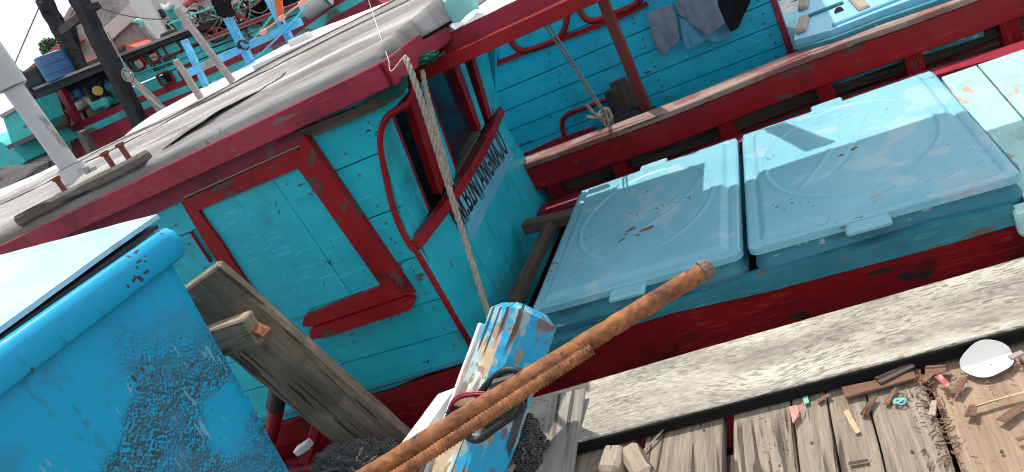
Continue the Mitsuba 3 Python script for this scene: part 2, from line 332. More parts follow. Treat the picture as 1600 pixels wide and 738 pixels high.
def tube(pts, r, sides=10, cap=True, closed=False):
    p = np.array(pts, float); r = np.broadcast_to(np.asarray(r, float), (len(p),))
    t = np.gradient(p, axis=0) if not closed else np.roll(p, -1, 0) - np.roll(p, 1, 0)
    t /= np.linalg.norm(t, axis=1, keepdims=True) + 1e-12
    nrm = np.zeros_like(p); a = np.cross(t[0], [0, 0, 1.0] if abs(t[0][2]) < .9 else [1.0, 0, 0]); a /= np.linalg.norm(a)
    for i in range(len(p)):
        a = a - t[i] * (a @ t[i]); a /= np.linalg.norm(a) + 1e-12; nrm[i] = a
    b = np.cross(t, nrm); ang = np.arange(sides) * 2 * np.pi / sides
    v = p[:, None] + r[:, None, None] * (np.cos(ang)[None, :, None] * nrm[:, None] + np.sin(ang)[None, :, None] * b[:, None])
    n = len(p); f = []
    for i in range(n if closed else n - 1):
        for j in range(sides):
            q = [(i * sides + j), ((i + 1) % n * sides + j), ((i + 1) % n * sides + (j + 1) % sides), (i * sides + (j + 1) % sides)]
            f += [(q[0], q[1], q[2]), (q[0], q[2], q[3])]
    v = v.reshape(-1, 3)
    L = np.concatenate([[0], np.cumsum(np.linalg.norm(np.diff(p, axis=0), axis=1))])
    uv = np.stack([np.repeat(L, sides), np.tile(ang * .02, n)], 1)
    if cap and not closed:
        k = len(v); v = np.vstack([v, p[0], p[-1]]); uv = np.vstack([uv, [[0, 0], [1, 0]]])
        for j in range(sides):
            f += [(k, (j + 1) % sides, j), (k + 1, (n - 1) * sides + j, (n - 1) * sides + (j + 1) % sides)]
    return v, np.array(f), uv
def curve(pts, n=40):
    """smooth curve through the points"""
    from scipy.interpolate import CubicSpline
    p = np.array(pts, float); t = np.concatenate([[0], np.cumsum(np.linalg.norm(np.diff(p, axis=0), axis=1))])
    if len(p) == 2: return np.linspace(p[0], p[1], n)
    return CubicSpline(t, p)(np.linspace(0, t[-1], n))
def rope(pts, r, pitch=None, n=None):
    """laid rope: three strands twisted round the line"""
    pts = np.array(pts, float); L = np.linalg.norm(np.diff(pts, axis=0), axis=1).sum()
    n = n or int(L / (r * 1.1)); c = curve(pts, n); pitch = pitch or r * 8
    t = np.gradient(c, axis=0); t /= np.linalg.norm(t, axis=1, keepdims=True)
    a = np.cross(t, [.3, .8, .1]); a /= np.linalg.norm(a, axis=1, keepdims=True); b = np.cross(t, a)
    s = np.linspace(0, L, n) / pitch * 2 * np.pi
    return join([tube(c + .52 * r * (np.cos(s + k * 2.094)[:, None] * a + np.sin(s + k * 2.094)[:, None] * b), r * .56, 7) for k in range(3)])
def grid(fn, nu, nv, thick=None):
    """sheet from fn(u, v) -> points (with arrays); thick: a vector for the underside"""
    u, v = np.meshgrid(np.linspace(0, 1, nu), np.linspace(0, 1, nv), indexing='ij')
    P = fn(u, v).reshape(-1, 3); i = np.arange(nu * nv).reshape(nu, nv)
    f = np.vstack([np.stack([i[:-1, :-1], i[1:, :-1], i[1:, 1:]], -1).reshape(-1, 3), np.stack([i[:-1, :-1], i[1:, 1:], i[:-1, 1:]], -1).reshape(-1, 3)])
    uv = np.stack([P[:, 0] + P[:, 2] * .5, P[:, 1] + P[:, 2] * .5], 1)
    if thick is None: return P, f, uv
    rim = np.concatenate([i[0, :], i[1:, -1], i[-1, -2::-1], i[-2:0:-1, 0]]); m = len(P)
    g = []
    for k in range(len(rim)):
        a, b = rim[k], rim[(k + 1) % len(rim)]; g += [(a, b, b + m), (a, b + m, a + m)]
    return np.vstack([P, P + V3(thick)]), np.vstack([f, f[:, ::-1] + m, g]), np.vstack([uv, uv])
def lerp(a, b, t): return V3(a) * (1 - t) + V3(b) * t
def quad(a, b, c, d): return lambda u, v: (1 - u)[..., None] * ((1 - v)[..., None] * V3(a) + v[..., None] * V3(d)) + u[..., None] * ((1 - v)[..., None] * V3(b) + v[..., None] * V3(c))
def blob(center, r, amp=.25, freq=3.0, sub=3, squash=(1, 1, 1), seed=0):
    m = trimesh.creation.icosphere(subdivisions=sub, radius=1.0); v = np.array(m.vertices)
    k = 1 + amp * (meshkit.fbm(v * freq + seed * 13.7, 3) - .5) * 2
    return (v * k[:, None] * r * V3(squash) + V3(center)), np.array(m.faces), v[:, :2] * r
def text(s, h, o, U, V, depth=.0015, bold=True, wide=1.0):
    m = meshkit.text_mesh(s, h, depth, bold); v = np.array(m.vertices); N = np.cross(unit(U), unit(V))
    P = V3(o) + v[:, :1] * wide * unit(U) + v[:, 1:2] * unit(V) + v[:, 2:] * N
    return P, np.array(m.faces), v[:, :2]
def text2(s, h, a, b, V, depth=.0015, bold=True):
    """lettering from a to b: squeezed to that length"""
    m = meshkit.text_mesh(s, h, depth, bold); v = np.array(m.vertices); L = np.linalg.norm(V3(b) - V3(a)); w = L / (v[:, 0].max() - v[:, 0].min())
    U = unit(V3(b) - V3(a)); N = np.cross(U, unit(V)); P = V3(a) + (v[:, :1] - v[:, 0].min()) * w * U + v[:, 1:2] * unit(V) + v[:, 2:] * N
    return P, np.array(m.faces), v[:, :2]
plain('dark_green_cloth', (0.012, 0.07, 0.055), .9, .1)
plain('scrape_brown', (0.16, 0.10, 0.08), .9, .1)
plain('sky_blue_line', (0.08, 0.38, 0.65), .7)
plain('green_line', (0.06, 0.40, 0.32), .7)
plain('salmon_dark', (0.16, 0.06, 0.055), .7)
plain('block_pale', (0.50, 0.47, 0.45), .9)
plain('rust_red', (0.16, 0.04, 0.03), .8)
plain('steel_dark', (0.10, 0.10, 0.105), .5, metallic=.6)
wood('grey_dark_wood', (0.20, 0.195, 0.18), (0.045, 0.045, 0.042), tint=(0.10, 0.06, 0.03), tamt=.4, gs=.9)
wood('far_dark_wood', (0.16, 0.14, 0.13), (0.06, 0.05, 0.05), gs=.4)
wood('pale_grey_wood', (0.42, 0.36, 0.30), (0.22, 0.17, 0.13), gs=1.6)
def pole_f(p, n, uv):
    a = fbm(p.x * 6, p.y * 6, p.z * 6, 4)
    c = mix((0.34, 0.35, 0.36), (0.44, 0.45, 0.46), a)
    return mix(c, (0.17, 0.15, 0.13), smoothstep(.52, .58, fbm(p.x * 9 + 3, p.y * 9, p.z * 5, 4)) * .8)
bsdf('pole_grey', pr(proc(pole_f), .5, .4))
def rustd_f(p, n, uv): return mix((0.06, 0.04, 0.035), (0.22, 0.17, 0.145), fbm(p.x * 120, p.y * 120, p.z * 120, 3))
bsdf('rust_dark', pr(proc(rustd_f), .8, .3), proc(rust_h), .006)
plain('flat_black', (0.010, 0.010, 0.011), .85, .1)
plain('seam_brown', (0.16, 0.13, 0.105), .9, .1)

MPU = .70
def mpost_f(p, n, uv):
    # flaking blue paint; the upper face has weathered to a whitish undercoat with rusty tan runs, the head stays blue
    e = fbm(uv.x * 14, uv.y * 14, 1.0, 4) - .5
    a = fbm(uv.x * 30, uv.y * 30, 3.0, 4)
    blue = mix((0.012, 0.26, 0.50), (0.03, 0.36, 0.60), fbm(uv.x * 20, uv.y * 40, 5.0, 3))
    blue = mix(blue, (0.26, 0.42, 0.42), smoothstep(.60, .66, fbm(uv.x * 14, uv.y * 14, 7.0, 4)) * .8)
    pale = mix((0.50, 0.58, 0.55), (0.30, 0.47, 0.50), smoothstep(.45, .6, fbm(uv.x * 9, uv.y * 18, 2.0, 3)))
    pale = mix(pale, (0.42, 0.27, 0.15), .8 * smoothstep(.48, .60, fbm(uv.x * 7 + 3, uv.y * 15, 4.0, 4)))
    top = smoothstep(.155, .145, uv.y + .05 * e) * smoothstep(MPU + .02, MPU - .02, uv.x + .12 * e)
    c = mix(blue, pale, top)
    c = mix(c, (0.30, 0.21, 0.14), smoothstep(.64, .67, fbm(uv.x * 26 + 8, uv.y * 26, 6.0, 4)))
    c = mix(c, (0.16, 0.06, 0.03), .8 * smoothstep(.60, .72, fbm(uv.x * 12 + 1, uv.y * 14, 9.0, 4)))
    ck = smoothstep(.78, .84, noise(uv.x * 4, uv.y * 50, 1.0)) * smoothstep(.4, .55, noise(uv.x * 5, uv.y * 20, 3.0))
    return mix(c, (0.03, 0.025, 0.02), .9 * ck)
def mpost_h(p, n, uv):
    return fbm(uv.x * 30, uv.y * 30, 3.0, 3) - .9 * smoothstep(.78, .84, noise(uv.x * 4, uv.y * 50, 1.0)) * smoothstep(.4, .55, noise(uv.x * 5, uv.y * 20, 3.0))
bsdf('mooring_post_paint', pr(proc(mpost_f), .65, .3), proc(mpost_h), .004)
bsdf('rust_bar', pr(proc(rust_f), .8, .3))

def sweep(path, w, h, ch=.004):
    """rectangular section swept along a level path"""
    p = np.array(path, float); t = np.gradient(p, axis=0); t[:, 2] = 0; t /= np.linalg.norm(t, axis=1, keepdims=True)
    s = np.cross(t, [0, 0, 1.0]); x, y = w / 2, h / 2
    sec = [(x - ch, y), (-x + ch, y), (-x, y - ch), (-x, -y + ch), (-x + ch, -y), (x - ch, -y), (x, -y + ch), (x, y - ch)]
    R = np.array([[p[i] + a * s[i] + V3(0, 0, b) for a, b in sec] for i in range(len(p))])
    L = np.concatenate([[0], np.cumsum(np.linalg.norm(np.diff(p, axis=0), axis=1))])
    per = np.concatenate([[0], np.cumsum([math.dist(sec[i], sec[(i + 1) % 8]) for i in range(8)])])
    v, f, uv = [], [], []
    for i in range(len(p) - 1):
        for j in range(8):
            k = len(v); q = (j + 1) % 8
            v += [R[i, j], R[i + 1, j], R[i + 1, q], R[i, q]]; uv += [(L[i], per[j]), (L[i + 1], per[j]), (L[i + 1], per[j + 1]), (L[i], per[j + 1])]
            f += [(k, k + 1, k + 2), (k, k + 2, k + 3)]
    for i in (0, len(p) - 1):
        k = len(v); v += list(R[i]); uv += [(q[0], q[1]) for q in sec]; f += [(k, k + j, k + j + 1) for j in range(1, 7)]
    return np.array(v), np.array(f), np.array(uv)
def boards(key, outline, axis, cuts, mk, vec, mat, grain, gap=.003, jig=.0015):
    """a planked face: the outline (2D) cut into boards along the other axis; mk turns 2D into 3D; each board its own part"""
    P = sg.Polygon(outline).buffer(0); x0, y0, x1, y1 = P.bounds
    for a, b in zip(cuts[:-1], cuts[1:]):
        a, b = min(a, b) + gap / 2, max(a, b) - gap / 2
        q = P.intersection(sg.box(x0 - 1, a, x1 + 1, b) if axis == 1 else sg.box(a, y0 - 1, b, y1 + 1))
        for g in getattr(q, 'geoms', [q]):
            if g.is_empty or g.area < 1e-4: continue
            off = unit(vec) * rng.uniform(-jig, jig)
            put(key, slab([mk(*c) + off for c in list(g.exterior.coords)[:-1]], vec, grain=grain), mat if isinstance(mat, str) else mat[int(rng.integers(len(mat)))])
def drape(pts, vec, amp=.02, fold=(30, 4), lc=.012, seed=0):
    """hanging cloth: outline (3D, near-planar, upright) thickened and folded"""
    P = np.array(pts, float); c = P.mean(0); g = unit([P[1][0] - P[0][0], P[1][1] - P[0][1], 0]) if abs(P[:, 0].ptp() if hasattr(P, 'ptp') else np.ptp(P[:, 0])) > 0 else V3(1, 0, 0)
    g = V3(1, 0, 0); z = V3(0, 0, 1); N = unit(vec); t = np.linalg.norm(vec)
    q = np.stack([(P - c) @ g, (P - c) @ z], 1)
    if sg.Polygon(q).exterior.is_ccw is False: q = q[::-1]
    m = m3.CrossSection([q]).extrude(t).refine_to_length(lc).to_mesh()
    v = np.array(m.vert_properties[:, :3]); f = np.array(m.tri_verts)
    d = amp * (meshkit.fbm(np.stack([v[:, 0] * fold[0], v[:, 1] * fold[1], 0 * v[:, 0] + seed * 3.3], 1), 3) - .5) * 2
    W = c + v[:, :1] * g + v[:, 1:2] * z + (v[:, 2:] + d[:, None]) * N
    return W, f, v[:, :2]

# ================================================================ SETTING
structure('sea', slab([(-300, -40, -1.3), (300, -40, -1.3), (300, 600, -1.3), (-300, 600, -1.3)], (0, 0, -.5)), 'sea_water')
structure('shore', slab([(-300, 17, -1.0), (300, 17, -1.0), (300, 700, 1.2), (-300, 700, 1.2)], (0, 0, -1)), 'mud')

# ================================================================ JETTY
thing('jetty', 'weathered grey plank jetty with a thick pale sawn beam along its edge', 'jetty')
JX = [(-2.7, -2.46), (-2.45, -2.21), (-2.2, -1.96), (-1.95, -1.71), (-1.7, -1.46), (-1.45, -1.2), (-1.19, -.965), (-.955, -.735), (-.70, -.476), (-.444, -.290), (-.284, -.199), (-.193, -.102), (-.098, .036), (.047, .315), (.322, .585), (.60, .84), (.85, 1.1), (1.11, 1.36)]
for i, (a, b) in enumerate(JX):
    z = rng.uniform(-.006, 0) - (.006 if i == 13 else 0)
    put('jetty__plank', bar(((a + b) / 2 + rng.uniform(-.002, .002), .2, z - .022), ((a + b) / 2, 1.80 + rng.uniform(-.03, .02), z - .022), b - a, .044, ch=.004, n=40, wob=.003), 'jetty_wood_brown' if i in (13, 14) else 'jetty_wood')
bn1, bn2, bf1, bf2 = [V3(q) for q in [(-0.887,1.646,0.045),(0.284,1.744,0.045),(-0.975,1.929,0.045),(0.383,2.075,0.045)]]
bd = unit(bn2 - bn1); bc1, bc2 = (bn1 + bf1) / 2, (bn2 + bf2) / 2; bw = abs(np.cross(bf1 - bn1, bd)[2])
b0, b1 = bc1 - bd * .42, bc2 + bd * 1.1
put('jetty__edge_beam', bar(b0 - V3(0, 0, .021), b1 - V3(0, 0, .021), bw, .042, ch=.003, n=60, wob=.002), 'beam_wood')
bs = np.cross(bd, V3(0, 0, 1)) * (bw / 2 + .003)
put('jetty__edge_beam__dark_face', bar(b0 + bs - V3(0, 0, .024), b1 + bs - V3(0, 0, .024), .008, .036, ch=.002, n=40, wob=.001), 'flat_black')  # thin near-black strip along the near side of the beam
for yy in (.80, .975, 1.15, 1.325, 1.50, 1.675):
    put('jetty__bearer_or_shade', bar((-2.7, yy, -.20), (1.4, yy, -.20), .17, .06, wob=.004, n=12), 'dark_wood')  # close-set dark boards added below so the plank gaps look deep in shade
put('jetty__joist', bar((-2.7, 1.55, -.11), (1.4, 1.55, -.11), .08, .12, wob=.004, n=12), 'dark_wood')
put('jetty__joist', bar((-2.7, .7, -.11), (1.4, .7, -.11), .08, .12, wob=.004, n=12), 'dark_wood')
for px in (-2.0, .2, 1.2):
    put('jetty__pile', tube([(px, 1.45, -1.6), (px, 1.45, -.05)], .07, 14), 'dark_wood')

# ================================================================ MAIN BOAT
B = 'fishing_boat'
thing(B, 'turquoise wooden fishing boat with maroon trim and lettered wheelhouse moored along the jetty', 'boat')
# hull strakes
def side(y): return lambda x, z: V3(x, y, z)
hull_top = [(-5.5, -.10), (-2.6, -.035), (-1.9, -.01), (-1.45, .03), (-.5, -.085), (.45, -.02), (1.6, .10)]
low = [(-5.5, -1.5), (1.6, -1.5)]
P_ = sg.Polygon(hull_top + low[::-1])
for a, b, m in ((.3, -.16, 'hull_red_paint'), (-.16, -.33, 'hull_red_paint'), (-.33, -.52, 'hull_red_paint'), (-.52, -.8, 'hull_red_paint'), (-.8, -1.5, 'hull_red_paint')):
    q = P_.intersection(sg.box(-9, b + .002, 9, a - .002))
    put(B + '__hull__strake', slab([side(2.275)(*c) for c in list(q.exterior.coords)[:-1]], (0, .05, 0), grain=(1, 0, 0)), m)
# fore part of the hull stands proud of the cabin side
f_top = [(-1.123,2.200,0.015),(-0.766,2.200,0.053),(-0.627,2.200,0.061),(-0.308,2.200,0.048),(0.239,2.200,0.052),(0.422,2.200,0.057)]
f_top = [(p[0], p[2]) for p in f_top]
put(B + '__hull__bow_strake', slab([side(2.2)(*c) for c in [*f_top, (1.6, f_top[-1][1] + .08), (1.6, -.19), (-1.5, -.19), (-1.5, f_top[0][1] - .02)]], (0, .06, 0), grain=(1, 0, 0)), 'hull_red_paint')
put(B + '__hull__rubbing_strake', bar((-5.5, 2.15, -.22), (1.6, 2.15, -.19), .10, .07, ch=.012, n=30, wob=.002), 'hull_red_paint')
put(B + '__hull__bow_strake', bar((-5.5, 2.19, -.36), (1.6, 2.19, -.33), .06, .22, ch=.004), 'hull_red_paint')
put(B + '__gunwale', slab([(-1.148,2.185,0.066),(-0.681,2.185,0.092),(-0.287,2.185,0.117),(0.219,2.185,0.130),(0.407,2.185,0.122),(0.401,2.185,0.068),(0.238,2.185,0.061),(-0.306,2.185,0.057),(-0.623,2.185,0.069),(-0.761,2.185,0.062),(-1.159,2.185,0.015)], (0, .06, 0), grain=(1, 0, .05)), 'gunwale_paint')
# cabin side wall
out = [(-5.5, 1.16), (-5.5, -.08), (-2.5, -.03), (-1.9, -.008), (-1.47, .045), (-1.475, .56), (-1.43, .76), (-1.395, .93), (-1.35, 1.03), (-1.2, 1.09), (-1.18, 1.16)]
boards(B + '__cabin_side__plank', out, 1, [1.17, .94, .725, .52, .325, .165, -.1], side(2.30), (0, .03, 0), 'teal_paint', (1, 0, 0), gap=.005, jig=.003)
put(B + '__cabin_side__backing', slab([side(2.336)(*c) for c in [(-5.5, 1.16), (-5.5, -.08), (-2.5, -.03), (-1.9, -.008), (-1.5, .045), (-1.52, 1.0), (-1.42, 1.14), (-1.42, 1.16)]], (0, .012, 0)), 'dark_wood')
put(B + '__cabin_side__edge_trim', tube(curve([(-1.153,2.290,1.120),(-1.171,2.290,1.080),(-1.213,2.290,1.058),(-1.282,2.290,1.051),(-1.331,2.290,1.026),(-1.378,2.290,0.968),(-1.411,2.290,0.886),(-1.451,2.290,0.772),(-1.476,2.290,0.647),(-1.476,2.290,0.561)], 60), .012, 8), 'red_paint', True)
put(B + '__cabin_side__corner_trim', bar((-1.468, 2.293, .565), (-1.462, 2.293, .05), .022, .018), 'red_paint')
put(B + '__cabin_side__trim', bar((-2.367,2.290,0.943), (-2.368,2.290,0.792), .012, .014, up=(0, 1, 0)), 'red_paint')
put(B + '__cabin_side__bottom_trim', bar((-5.5, 2.292, -.075), (-1.46, 2.292, .035), .022, .012), 'gunwale_paint')
for x in (-1.53, -2.42, -2.9):
    for z in (.98, .90, .77, .68, .56, .48, .36, .29, .20, .12):
        q = V3(x + rng.uniform(-.01, .01) - .06 * (.5 - z) * 0, 2.2965, z + rng.uniform(-.01, .01)); put(B + '__cabin_side__nail', tube([q, q + V3(0, -.003, 0), q + V3(0, -.004, 0)], [.0045, .0045, .003], 6), 'rust_dark')
# shutter door
D = B + '__shutter_door'
labels[D] = {'label': 'plank shutter in a maroon frame on the cabin side'}
def dq(p, m, k, t=.022, y=2.297): put(D + '__' + k, slab(p, (0, -t, 0), grain=V3(p[1]) - V3(p[0])), m)
dq([(-2.253,2.297,1.012),(-2.074,2.297,1.013),(-2.046,2.297,0.458),(-2.088,2.297,0.438),(-2.266,2.297,0.442)], 'teal_paint', 'plank', .006)
dq([(-2.071,2.297,1.012),(-1.867,2.297,1.012),(-1.838,2.297,0.461),(-2.044,2.297,0.457)], 'teal_paint', 'plank', .008)
dq([(-1.865,2.297,1.011),(-1.726,2.297,1.012),(-1.618,2.297,0.450),(-1.835,2.297,0.460)], 'teal_paint', 'plank', .006)
dq([(-2.305,2.297,1.070),(-1.681,2.297,1.076),(-1.716,2.297,1.008),(-2.258,2.297,1.011)], 'red_paint', 'rail')
dq([(-2.307,2.297,1.068),(-2.257,2.297,1.008),(-2.248,2.297,0.858),(-2.258,2.297,0.443),(-2.312,2.297,0.404),(-2.325,2.297,0.853)], 'red_paint', 'stile')
dq([(-1.726,2.297,1.012),(-1.674,2.297,1.073),(-1.674,2.297,1.009),(-1.614,2.297,0.533),(-1.593,2.297,0.429),(-1.674,2.297,0.449),(-1.675,2.297,0.468)], 'red_paint', 'stile', .026)
dq([(-1.668,2.297,1.076),(-1.619,2.297,1.112),(-1.562,2.297,0.386),(-1.599,2.297,0.407),(-1.612,2.297,0.532),(-1.672,2.297,1.008)], 'red_paint', 'jamb', .036)
dq([(-2.088,2.297,0.438),(-1.679,2.297,0.463),(-1.596,2.297,0.424),(-1.595,2.297,0.393),(-2.087,2.297,0.388),(-2.119,2.297,0.404)], 'red_paint', 'rail', .03)
dq([(-2.085,2.297,0.381),(-1.591,2.297,0.389),(-1.572,2.297,0.365),(-1.596,2.297,0.338),(-2.022,2.297,0.329),(-2.101,2.297,0.342)], 'red_paint', 'sill', .05)
dq([(-3.008,2.297,1.050),(-2.966,2.297,1.146),(-2.197,2.297,1.148),(-1.732,2.297,1.138),(-1.605,2.297,1.133),(-1.668,2.297,1.076),(-2.258,2.297,1.074)], 'maroon_paint', 'header', .016)
put(D + '__seal', bar((-2.276,2.268,1.082), (-1.658,2.268,1.081), .006, .005), 'grime')
# roof: tarpaulin, fascia
def roof(u, v):
    y = 2.222 + 1.43 * v
    xe = -1.185 + .36 * np.clip(y - 2.21, 0, .37); x = -5.6 + (xe + 5.6) * u
    s = np.clip((y - 2.222) / .05, 0, 1); s = np.sqrt(s * (2 - s))
    k = np.clip((y - 2.26) / 1.0, 0, 1.72)
    z = 1.216 + .052 * s + .116 * np.sin(np.pi / 2 * np.minimum(k, 1)) - .16 * np.maximum(k - 1, 0) ** 2
    z = z + .016 * np.maximum(0, -x - 2.6) * np.clip((y - 2.3) / .6, 0, 1) - .012 * np.clip((x + 1.6) / .5, 0, 1) * np.clip((y - 2.3) / .4, 0, 1)
    fe = np.clip((x - (xe - .028)) / .028, 0, 1); z = z - fe * fe * np.maximum(z - 1.238, 0)
    s = s * (1 - fe) * (.35 + .65 * np.clip((xe - x) / .3, 0, 1))
    w = (meshkit.fbm(np.stack([x * 1.1, y * 7, 0 * x], -1), 4) - .5) * .026 + (meshkit.fbm(np.stack([x * 4 + y * 3, y * 22, 0 * x], -1), 3, 5) - .5) * .012
    ridge = .007 * np.exp(-((y - 2.86 - .02 * np.sin(x * 3)) / .014) ** 2) + .006 * np.exp(-((y - 3.07 + .03 * np.sin(x * 2.1)) / .012) ** 2)
    return np.stack([x, y, z + s * (w + ridge)], -1)
put(B + '__roof__tarpaulin', grid(roof, 420, 170, (0, 0, -.02)), 'tarp', True)
labels[B + '__roof__tarpaulin'] = {'label': 'wrinkled grey tarpaulin over the cabin roof'}
def on_roof(x, y, dz=0.0):
    xe = -1.185 + .36 * min(max(y - 2.21, 0), .37); u = (x + 5.6) / (xe + 5.6); v = (y - 2.222) / 1.43
    return roof(np.array([u]), np.array([v]))[0] + V3(0, 0, dz)
fl0, fl1 = (-2.272,2.300,1.227), (-2.130,2.480,1.286)
def tear(u, v):
    q = np.outer(np.zeros(1), np.zeros(1))
    x = -2.27 + .44 * u + .05 * v; yy = 2.31 + .14 * u + .15 * v
    xe = -1.185 + .36 * np.clip(yy - 2.21, 0, .37)
    P = roof((x + 5.6) / (xe + 5.6), (yy - 2.222) / 1.43)
    P[..., 2] += .005 + .014 * np.sin(np.pi * np.clip(u, 0, 1)) * (1 - v) ** 1.5
    return P
put(B + '__roof__torn_flap', grid(tear, 30, 12, (0, 0, -.003)), 'tarp', True)
for k, (yy, xa, xb) in enumerate(((2.83, -4.2, -1.08), (3.02, -3.6, -1.08))):
    xs = np.linspace(xa, xb, 160); wv = yy + .025 * np.sin(xs * 2.3 + k) + .03 * (meshkit.fbm(np.stack([xs * 2, 0 * xs + k, 0 * xs], -1), 3) - .5)
    put(B + '__roof__seam', tube([on_roof(a, b, .002) for a, b in zip(xs, wv)], .0055 * (.25 + 1.5 * np.clip(meshkit.fbm(np.stack([xs * 5, 0 * xs + k * 7, 0 * xs], -1), 3) - .2, 0, 1)), 6), 'seam_brown', True)
put(B + '__roof__fascia', bar((-5.6, 2.208, 1.182), (-1.185, 2.204, 1.184), .032, .082, ch=.004, n=30, wob=.0015), 'maroon_paint')
put(B + '__roof__corner_fascia', bar((-1.176,2.210,1.181), (-1.077,2.580,1.213), .022, .088, ch=.004, n=8, wob=.0015), 'maroon_paint')
put(B + '__roof__bearer_or_shade', slab([(-1.744,2.293,1.117),(-1.638,2.293,1.134),(-1.380,2.293,1.122),(-1.192,2.293,1.137),(-1.198,2.293,1.095),(-1.319,2.293,1.085),(-1.577,2.293,1.090),(-1.624,2.293,1.119)], (0, -.035, 0), grain=(1, 0, 0)), 'dark_wood')  # dark slab stands for the shade under the fascia
put(B + '__roof__rag', drape([(-1.263,2.250,1.149),(-1.181,2.250,1.153),(-1.134,2.250,1.152),(-1.152,2.250,1.113),(-1.225,2.250,1.105),(-1.278,2.250,1.107)], (0, -.012, 0), .012, (40, 30), .008, 2), 'dark_green_cloth', 50)
put(B + '__roof__rag', blob((-1.121,2.400,1.161), .045, .5, 3, 3, (1.2, 1.1, .4), 5), 'dark_green_cloth', True)
put(B + '__roof__ceiling', slab([(-5.5, 2.34, 1.19), (-1.25, 2.34, 1.19), (-1.25, 3.72, 1.19), (-5.5, 3.72, 1.19)], (0, 0, .02)), 'dark_wood')
put(B + '__roof__far_fascia', bar((-5.6, 3.66, 1.22), (-1.1, 3.66, 1.22), .026, .09), 'maroon_paint')
# cabin: far side, floor, rear
put(B + '__cabin__far_side', slab([(-5.5, 3.68, -.1), (-1.5, 3.68, -.1), (-1.5, 3.68, .64), (-1.22, 3.68, 1.19), (-5.5, 3.68, 1.19)], (0, .03, 0), grain=(1, 0, 0)), 'teal_paint')
put(B + '__cabin__floor', slab([(-5.5, 2.34, -.1), (-1.5, 2.34, -.1), (-1.5, 3.68, -.1), (-5.5, 3.68, -.1)], (0, 0, -.03), grain=(1, 0, 0)), 'dark_wood')
put(B + '__cabin__bulkhead', slab([(-2.6, 2.34, -.1), (-2.6, 3.68, -.1), (-2.6, 3.68, 1.19), (-2.6, 2.34, 1.19)], (-.03, 0, 0)), 'teal_paint')
# front wall below the windows: upright boards
fr = lambda y, z: V3(-1.468, y, z)
boards(B + '__cabin_front__board', [(2.305, -.12), (3.83, -.12), (3.80, -.02), (3.645, .645), (2.305, .56)], 0, [2.3, 2.70, 2.93, 3.165, 3.42, 3.9], fr, (-.028, 0, 0), 'teal_paint', (0, 0, 1), gap=.004, jig=.002)
put(B + '__cabin_front__backing', slab([fr(*c) + V3(-.036, 0, 0) for c in [(2.32, -.1), (3.79, -.1), (3.63, .63), (2.32, .55)]], (-.01, 0, 0)), 'dark_wood')
put(B + '__cabin_front__sill', sweep([(-1.462 + .03 * math.sin(math.pi * t), 2.29 + 1.37 * t, .568 + .03 * t + .055 * t * t) for t in np.linspace(0, 1, 16)], .05, .042), 'red_paint')
IN = (-.026, 0, .0144)
F = B + '__cabin_front__'
lc = curve([(-1.282,2.297,1.049),(-1.333,2.297,1.024),(-1.378,2.297,0.960),(-1.410,2.297,0.883),(-1.453,2.297,0.764),(-1.475,2.297,0.643),(-1.472,2.297,0.562)], 24); rc = curve([(-1.337,2.408,1.026),(-1.409,2.485,0.835),(-1.501,2.590,0.590)], 24)
put(F + 'side_panel', grid(lambda u, v: lc[np.round(u * 23).astype(int)] * (1 - v[..., None]) + rc[np.round(u * 23).astype(int)] * v[..., None], 24, 6, (-.012, .006, 0)), 'teal_paint')
put(F + 'panel_edge', slab([(-1.298,2.325,1.040),(-1.298,2.338,1.041),(-1.461,2.525,0.608),(-1.461,2.509,0.608)], (-.004, 0, .002)), 'red_paint')
put(F + 'corner_post', slab([(-1.303,2.506,1.037),(-1.307,2.580,1.030),(-1.456,2.714,0.633),(-1.463,2.667,0.610),(-1.454,2.645,0.633)], (-.03, 0, .016), grain=(.5, 0, .9)), 'red_paint')
put(F + 'window_frame', slab([(-1.283,2.622,1.098),(-1.286,2.679,1.094),(-1.459,2.881,0.635),(-1.471,2.854,0.600),(-1.456,2.798,0.639)], (-.035, 0, .02), grain=(.5, 0, .9)), 'teal_paint')
put(F + 'window_edge', slab([(-1.287,2.670,1.091),(-1.287,2.692,1.090),(-1.460,2.900,0.634),(-1.460,2.879,0.631)], (-.03, 0, .016)), 'red_paint')
put(F + 'window_bottom', slab([(-1.459,2.881,0.635),(-1.453,3.283,0.675),(-1.461,3.320,0.654),(-1.470,2.885,0.605)], (-.03, 0, .016), grain=(0, 1, 0)), 'dark_wood')
put(F + 'mullion', slab([(-1.285,2.993,1.114),(-1.295,3.093,1.092),(-1.452,3.333,0.681),(-1.454,3.282,0.673)], (-.045, 0, .025), grain=(.5, 0, .9)), 'red_paint')
put(F + 'mullion_strip', slab([(-1.295,3.073,1.091),(-1.301,3.165,1.082),(-1.457,3.401,0.672),(-1.458,3.325,0.665)], (-.035, 0, .02), grain=(.5, 0, .9)), 'teal_paint')
put(F + 'window_edge', slab([(-1.311,3.287,1.061),(-1.314,3.361,1.057),(-1.459,3.557,0.675),(-1.460,3.475,0.668)], (-.035, 0, .02)), 'red_paint')
put(F + 'corner_panel', slab([(-1.315,3.348,1.054),(-1.327,3.571,1.036),(-1.461,3.681,0.678),(-1.461,3.540,0.667)], IN, grain=(.5, 0, .9)), 'teal_paint')
put(F + 'window_glass', slab([(-1.320,2.766,1.093),(-1.328,3.106,1.090),(-1.497,3.397,0.649),(-1.503,2.968,0.607)], (-.004, 0, .002)), 'dark_glass')
put(F + 'window_glass', slab([(-1.337,3.233,1.073),(-1.348,3.403,1.054),(-1.502,3.599,0.647),(-1.498,3.484,0.650)], (-.004, 0, .002)), 'dark_glass')
